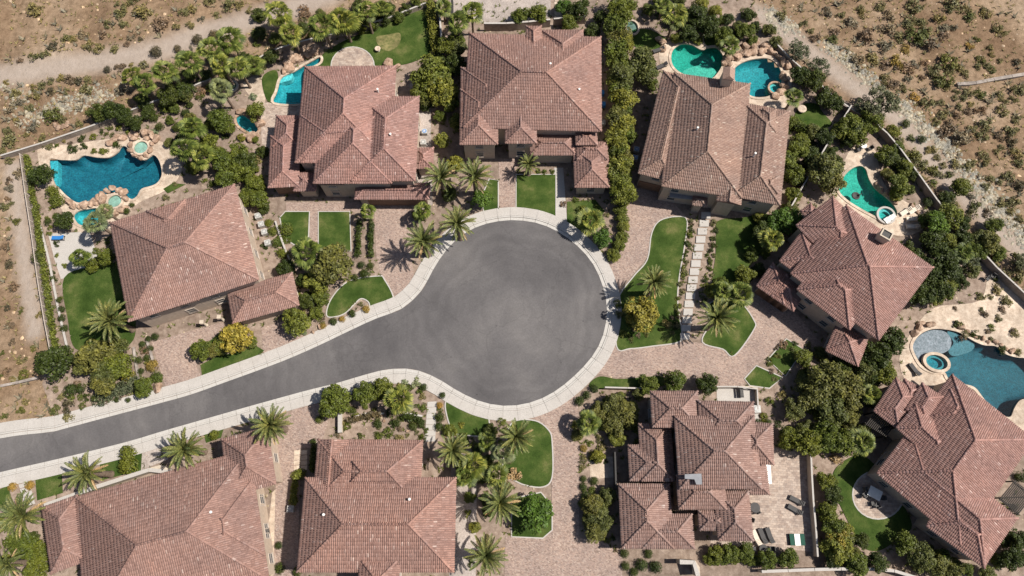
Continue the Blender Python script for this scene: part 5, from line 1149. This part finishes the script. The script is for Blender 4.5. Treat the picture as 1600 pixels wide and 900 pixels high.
def bin_(px, py, label, mt='blue'):
    p = at(px, py, .6); o = empty('wheelie_bin', (p.x, p.y, .02)); tag(o, label, 'bin', None, (px, py), True)
    m = MB(); m.box((0, 0, .5), (.26, .30, .42)); link('bin_body', m.mesh('bin_body', M[mt]), o); link('lid', MB().box((0, .02, .96), (.30, .36, .03)).mesh('lid', M[mt]), o)
    for x in (-.22, .22): link('wheel', MB().tube((x-.03, .3, .08), (x+.03, .3, .08), .09, None, 10).mesh('wheel', M['iron']), o)
bin_(943, 164, 'bright blue bin behind the right side of the top middle house'); bin_(941, 146, 'blue bin half hidden by the tall hedge')
def pergola(A, B, C, h, n, label, mt):
    a, b, c = at(*A, h), at(*B, h), at(*C, h); u = (b-a); v = (c-a); o = empty('pergola', (a.x, a.y, 0)); tag(o, label, 'pergola', None, topx(a+u*.5+v*.5), True)
    ud = u.normalized(); vd = v.normalized()
    for p in (a, b, a+v, b+v):
        m = MB().box((p.x, p.y, h/2-.1), (.09, .09, h/2-.1)); part('post', m.v, m.f, M[mt], o)
    for p in (a, a+v):
        m = MB().box((p.x+u.x/2, p.y+u.y/2, h-.12), (u.length/2+.1, .07, .09), (ud.x, ud.y)); part('beam', m.v, m.f, M[mt], o)
    for i in range(n):
        p = a+u*((i+.5)/n); m = MB().box((p.x+v.x/2, p.y+v.y/2, h+.05), (v.length/2+.25, .05, .07), (vd.x, vd.y)); part('slat', m.v, m.f, M[mt], o)
pergola((1353,661),(1386,681),(1366,644), 2.8, 13, 'dark slatted pergola at the left corner of the right edge house', 'bronze')
pergola((1562,778),(1592,803),(1583,752), 3.6, 14, 'dark slatted pergola at the right photo edge', 'bronze')
pergola((1565,805),(1573,812),(1580,788), 2.8, 4, 'small dark trellis below the right edge pergola', 'bronze')
slab_at('awning', [(1197,724),(1204,723),(1206,756),(1199,757)], 2.6, .08, 'white', 'narrow white awning on the side of the lower right house', 'awning')
slab_at('balcony_floor', [(1047,297),(1086,300),(1084,312),(1046,308)], 3.0, .2, 'steel', 'blue grey balcony floor below the upper right house roof', 'balcony')
slab_at('roof_patch', [(1070,741),(1096,740),(1097,757),(1088,757),(1085,749),(1070,748)], 6.6, .12, 'steel', 'grey metal patch on the lower right house roof', 'roof patch')
# pool floats and ornaments
def float_ring(px, py, r, label, mt, k):
    p = at(px, py, -.03); o = empty('pool_float', (p.x, p.y, -.1)); tag(o, label, 'pool float', None, (px, py), True)
    m = MB(); m.lathe((0, 0, 0), [(r*.6, .05), (r*.7, .2), (r*.9, .2), (r, .08), (r*.9, 0)], 16); link('tube', m.mesh('tube', M[mt], True), o)
    if k: m = MB(); m.tube((r*.6, 0, .1), (r*.95, .1, .55), .1, .07); m.tube((r*.95, .1, .55), (r*1.2, .2, .5), .08, .03); link('neck', m.mesh('neck', M[mt], True), o)
float_ring(1337, 306, .65, 'dark ring float drifting in the green lagoon pool', 'charcoal', True)
def sheeting(px, py):  # crumpled white sheet mesh laid over the spa
    z = .45; p = at(px, py, z); n = 14; v = []; f = []
    for j in range(n):
        for i in range(n):
            a = (i/(n-1)-.5)*2.0; b = (j/(n-1)-.5)*.95*(1-.35*i/n); v.append((p.x+a*.85-b*.5, p.y+a*.55+b*.85, z+.06*math.sin(i*1.3)*math.cos(j*1.1)+random.uniform(0, .05)))
    f = [(j*n+i, j*n+i+1, (j+1)*n+i+1, (j+1)*n+i) for j in range(n-1) for i in range(n-1)]
    v2 = [(x, y, zz_-.05) for x, y, zz_ in v]; k = len(v); o = empty('white_sheeting', (p.x, p.y, z)); part('cloth', v+v2, f+[tuple(q+k for q in reversed(t)) for t in f], M['white'], o); tag(o, 'crumpled white cover lying over the round pale spa', 'sheeting', None, (px, py), True)
sheeting(1391, 341)
def fountain(px, py, r, label):
    p = at(px, py, .5); o = empty('fire_bowl', (p.x, p.y, 0)); tag(o, label, 'ornament', None, (px, py), True)
    link('bowl', MB().lathe((0, 0, 0), [(r*.5, 0), (r*.35, .3), (r, .55), (r*.9, .6), (r*.5, .5)], 14).mesh('bowl', M['sand'], True), o); link('foot', MB().lathe((0, 0, -.02), [(r*.7, 0), (r*.62, .1)], 14).mesh('foot', M['conc']), o)
fountain(1253, 170, .75, 'cream stone bowl on the small lawn by the thin palm'); fountain(590, 76, .5, 'small stone ornament on the upper back lawn')
for x, y, l in [(318,505,'left pale portico pillar at the front of the left house'),(345,497,'right pale portico pillar at the front of the left house')]:
    p = at(x, y, 1.2); o = empty('portico_pillar', (p.x, p.y, 0)); tag(o, l, 'pillar', None, (x, y), True)
    link('shaft', MB().lathe((0, 0, 0), [(.24, 0), (.24, .2), (.17, .25), (.15, 1.7), (.2, 1.8)], 14).mesh('shaft', M['cream'], True), o); link('capital', MB().box((0, 0, 1.88), (.27, .27, .07)).mesh('capital', M['cream']), o)

# ================================================================== STUFF: pebbles, rubble, dry tufts
def scatter(n, box, cond):
    P = np.c_[rng.uniform(box[0], box[1], n), rng.uniform(box[2], box[3], n)]; return P[cond(P)]
POOLALL = [[tuple(q) for q in P] for P in POOLW.values()]
def stones(name, P, s0, s1, mt, z=None):
    n = len(P); s = s0+(s1-s0)*rng.random(n)**3; base = np.array([(1, 0, 0), (.3, .9, .05), (-.8, .55, 0), (-.75, -.6, 0), (.35, -.95, .05), (.1, .1, .75)])
    a = rng.uniform(0, 6.28, n); V = base[None]*s[:, None, None]*rng.uniform(.65, 1.3, (n, 6, 1)); c, si = np.cos(a)[:, None], np.sin(a)[:, None]
    X = V[:, :, 0]*c-V[:, :, 1]*si+P[:, :1]; Y = V[:, :, 0]*si+V[:, :, 1]*c+P[:, 1:2]; gz = np.array([ground_z(x, y) for x, y in P]) if z is None else np.full(n, z)
    V = np.stack([X, Y, V[:, :, 2]+gz[:, None]-.01], 2).reshape(-1, 3)
    F_ = np.array([(0, 1, 5), (1, 2, 5), (2, 3, 5), (3, 4, 5), (4, 0, 5)]); F_ = (F_[None]+(np.arange(n)*6)[:, None, None]).reshape(-1, 3)
    o = link(name, make_mesh(name, V, F_, M[mt])); o['kind'] = 'stuff'; return o
def strip_pts(px, n, wd):
    L = resample([at(*q).xy for q in px], .3); i = rng.integers(0, len(L), n); return np.array([tuple(L[k]) for k in i])+rng.normal(0, wd, (n, 2))
M['pebble'] = foliage('pebble', (.29, .225, .18), .4, 0.0); M['pale'] = foliage('pale_stone', (.265, .228, .198), .3, 0.0)
clear = lambda P: ~inpoly(P, LW) & np.array([tr[int(round(y-gy[0]))*nx+int(round(x-gx[0]))] < .45 for x, y in P])
o = stones('desert_pebbles', scatter(16000, (-120, 120, -60, 75), clear), .04, .33, 'pebble'); o['label'] = 'loose stones strewn over the desert slopes'
RIP = [[(1290,68),(1312,86),(1350,120),(1376,142)],[(1408,160),(1440,195),(1478,232),(1500,260),(1540,302),(1572,342),(1620,395)],[(1200,16),(1220,34),(1240,50)],[(0,140),(40,150),(20,165)],[(90,170),(130,155),(175,148)],[(30,190),(60,180),(110,160)]]
pp = np.concatenate([strip_pts(RIP[0], 700, .7), strip_pts(RIP[1], 1900, .85), strip_pts(RIP[2], 400, .8), strip_pts(RIP[3], 150, .9), strip_pts(RIP[4], 400, .9), strip_pts(RIP[5], 350, .9)])
o = stones('riprap', pp[~inpoly(pp, LW)], .10, .42, 'pale'); o['label'] = 'pale rubble laid along the drainage channels'
busy = [at(x, y).xy for x, y in ROAD]
inl = lambda P: inpoly(P, LW) & ~inpoly(P, [tuple(p) for p in NR[5]]) & np.logical_and.reduce([~inpoly(P, q) for q in POOLALL])
solid = [[tuple(at(x, y).xy) for x, y in p] for p, *_ in DR+PT+LN]
inl2 = lambda P: inl(P) & np.logical_and.reduce([~inpoly(P, q) for q in solid])
o = stones('garden_gravel', scatter(15000, (-90, 90, -55, 55), inl2), .03, .22, 'pebble', .0); o['label'] = 'tan gravel and stones in the planting beds'
def tufts(name, P, h, mt, z=None, k=5):
    n = len(P); V = np.zeros((n, k, 3, 3)); gz = np.array([ground_z(x, y) for x, y in P]) if z is None else np.full(n, z)
    for j in range(k):
        a = rng.uniform(0, 6.28, n); s = h*rng.uniform(.4, 1.2, n); b = np.c_[P, gz]; d = np.c_[np.cos(a), np.sin(a), np.full(n, .75)]*s[:, None]; w_ = np.c_[-np.sin(a), np.cos(a), np.zeros(n)]*(s*.22)[:, None]
        V[:, j, 0] = b-w_; V[:, j, 1] = b+w_; V[:, j, 2] = b+d
    o = link(name, make_mesh(name, V.reshape(-1, 3), np.arange(n*k*3).reshape(-1, 3), M[mt])); o['kind'] = 'stuff'; return o
M['drygrass'] = foliage('dry_tuft', (.235, .185, .085), .4, .2)
o = tufts('dry_grass', scatter(22000, (-120, 120, -60, 75), clear), .42, 'drygrass'); o['label'] = 'sparse dry grass tufts across the desert'
o = tufts('dry_scrub', scatter(3600, (-120, 120, -60, 75), clear), .75, 'sgrey', None, 9); o['label'] = 'low dry scrub dotted over the desert slopes'
o = tufts('ground_cover', scatter(9500, (-90, 90, -55, 55), inl2), .42, 'olive', 0, 7); o['label'] = 'low leafy plants filling the garden beds'

# the smallest garden plants, joined into one mass
src = [(np.array([v.co[:] for v in m.vertices]), np.array([p.vertices[:] for p in m.polygons])) for m in SCRUB[:3]]; VV, FF, MI, k0 = [], [], [], 0; kinds = sorted({u[0] for u in UNDER})
for i, (k, x, y, s) in enumerate(UNDER):
    V, F_ = src[i % 3]; a = rng.uniform(0, 6.28); c, si = math.cos(a)*s, math.sin(a)*s
    VV.append(np.c_[V[:, 0]*c-V[:, 1]*si+x, V[:, 0]*si+V[:, 1]*c+y, V[:, 2]*s*.85+.01+s*.12]); FF.append(F_+k0); MI.append(np.full(len(F_), kinds.index(k))); k0 += len(V)
me = make_mesh('garden_undergrowth', np.concatenate(VV), np.concatenate(FF))
for k in kinds: me.materials.append(M[k])
me.polygons.foreach_set('material_index', np.concatenate(MI).astype(np.int32)); o = link('garden_undergrowth', me); o['kind'] = 'stuff'; o['label'] = 'small mixed plants filling the garden beds'

# ================================================================== LABELS: say where each repeat stands
LM = [((220,230),'the upper round spa'),((179,314),'the boulder ringed spa'),((112,318),'the rock waterfall'),((190,214),'the pool grotto'),((470,84),'the teal pool grotto'),((1150,90),'the gap between twin pools'),((1195,74),'the upper rim of the turquoise pool'),((1228,110),'the right rim of the turquoise pool'),((300,400),'the left house'),((550,200),'the upper left house'),((830,140),'the top middle house'),((1120,220),'the upper right house'),((1330,430),'the diagonal right house'),((240,810),'the lower left house'),((590,800),'the bottom middle house'),((1080,740),'the lower right house'),((1480,750),'the right edge house'),
 ((165,275),'the big blue pool'),((455,135),'the teal pool'),((1088,98),'the kidney pool'),((1185,122),'the round turquoise pool'),((1355,305),'the green lagoon pool'),((1525,580),'the dark lagoon pool'),((385,195),'the tiny pond'),((140,340),'the plunge pool'),((362,134),'the round blue spa'),
 ((610,65),'the upper back lawn'),((150,480),'the left palm lawn'),((463,360),'the smaller square lawn'),((523,360),'the larger square lawn'),((838,300),'the square front lawn'),((565,460),'the notched lawn'),((1045,420),'the long curved lawn'),((1160,390),'the shaded lawn'),((1140,515),'the drive-fork lawn'),((1227,558),'the framed lawn'),((730,650),'the lower kerb lawn'),((835,705),'the rounded palm lawn'),((1340,790),'the big curved lawn'),((75,758),'the patchy lawn square'),
 ((280,560),'the left paved driveway'),((615,390),'the pink driveway'),((985,360),'the curved driveway'),((1060,565),'the long driveway'),((880,780),'the broad driveway'),((1215,780),'the sun terrace'),((110,395),'the concrete terrace'),((440,220),'the pale terrace'),((790,290),'the straight paver walk'),((1085,430),'the slab steps'),((675,660),'the white garden steps'),((1157,613),'the dark bench'),((1270,770),'the pale garden wall'),
 ((965,60),'the top of the tall hedge'),((970,150),'the middle of the tall hedge'),((970,260),'the foot of the tall hedge'),((780,15),'the gravel court'),((875,10),'the stone path'),((685,40),'the yellow vine hedge'),((205,700),'the clipped pair'),((570,375),'the paired dark hedges'),((225,550),'the rock edging'),((800,490),'the turning circle'),((370,530),'the golden street tree'),((567,653),'the brown hedge'),
 ((50,115),'the upper left dirt track'),((160,100),'the bend of the dirt track'),((290,70),'the middle of the dirt track'),((400,25),'the upper end of the dirt track'),((50,20),'the top left photo corner'),((1250,60),'the top right dirt track'),((1330,105),'the upper rubble channel'),((1440,200),'the middle rubble channel'),((1540,300),'the lower rubble channel'),((1550,125),'the dry stone wall'),((1590,20),'the top right photo corner'),((1450,30),'the top edge scrub'),((1585,200),'the upper right photo edge'),((1590,330),'the right photo edge'),((1590,420),'the lower right wall end'),
 ((40,300),'the tan metal fence'),((55,480),'the foot of the metal fence'),((10,400),'the left photo edge'),((25,600),'the rubble wall'),((90,640),'the left pavement end'),((80,225),'the long block wall'),((1310,155),'the top right block wall'),((1460,300),'the long right block wall'),((1530,395),'the far right block wall'),((1290,230),'the party wall'),((1200,890),'the bottom edge'),((1400,880),'the cream bottom wall'),((12,870),'the bottom left photo corner'),((500,690),'the white flagstone path'),((475,560),'the left pavement'),((1500,470),'the sandy deck'),((1570,480),'the right sandy bank'),((600,600),'the lower pavement bend')]
def rel(pos):
    best = min(LM, key=lambda m: math.hypot(pos[0]-m[0][0], pos[1]-m[0][1])); dx, dy = pos[0]-best[0][0], pos[1]-best[0][1]
    if math.hypot(dx, dy) < 9: return 'at', best[1]
    a = abs(dx)/(abs(dy)+1e-6); h = 'right' if dx > 0 else 'left'; v_ = 'below' if dy > 0 else 'above'
    return (f'{h} of' if a > 2.2 else v_ if a < .45 else f"{v_} and {h} of"), best[1]
def ordn(i, n, ax):
    a, b = ('leftmost', 'rightmost') if ax == 0 else ('uppermost', 'lowest')
    w_ = ['first', 'second', 'third', 'fourth', 'fifth', 'sixth', 'seventh', 'eighth', 'ninth']
    if n == 2: return ('left one' if ax == 0 else 'upper one') if i == 0 else ('right one' if ax == 0 else 'lower one')
    if i == 0: return a
    if i == n-1: return b
    if n == 3: return 'middle one'
    return f"{w_[i]} from {'left' if ax == 0 else 'top'}"
sets = {}
for t in THINGS:
    o, base, cat, pos, fixed = t
    if fixed or cat in ('driveway', 'patio', 'lawn', 'grass', 'steps', 'awning', 'balcony', 'roof patch'): continue
    r_, l_ = rel(pos); sets.setdefault(f'{base} {r_} {l_}', []).append((pos, o))
for lab, L in sets.items():
    if len(L) == 1: L[0][1]['label'] = lab; continue
    xs = [p[0] for p, _ in L]; ys = [p[1] for p, _ in L]; ax = 0 if max(xs)-min(xs) >= max(ys)-min(ys) else 1
    L.sort(key=lambda q: q[0][ax]); n = len(L)
    for i, (p, o) in enumerate(L): o['label'] = (lab+', '+ordn(i, n, ax)) if len((lab+' '+ordn(i, n, ax)).split()) <= 16 else ordn(i, n, ax)+' '+' '.join(w for w in lab.split() if w not in ('the', 'and')) if n <= 9 else lab
for t in THINGS:
    if 'kind' in t[0] and t[2] in ('driveway', 'patio', 'lawn', 'grass'): pass
bpy.context.view_layer.update()
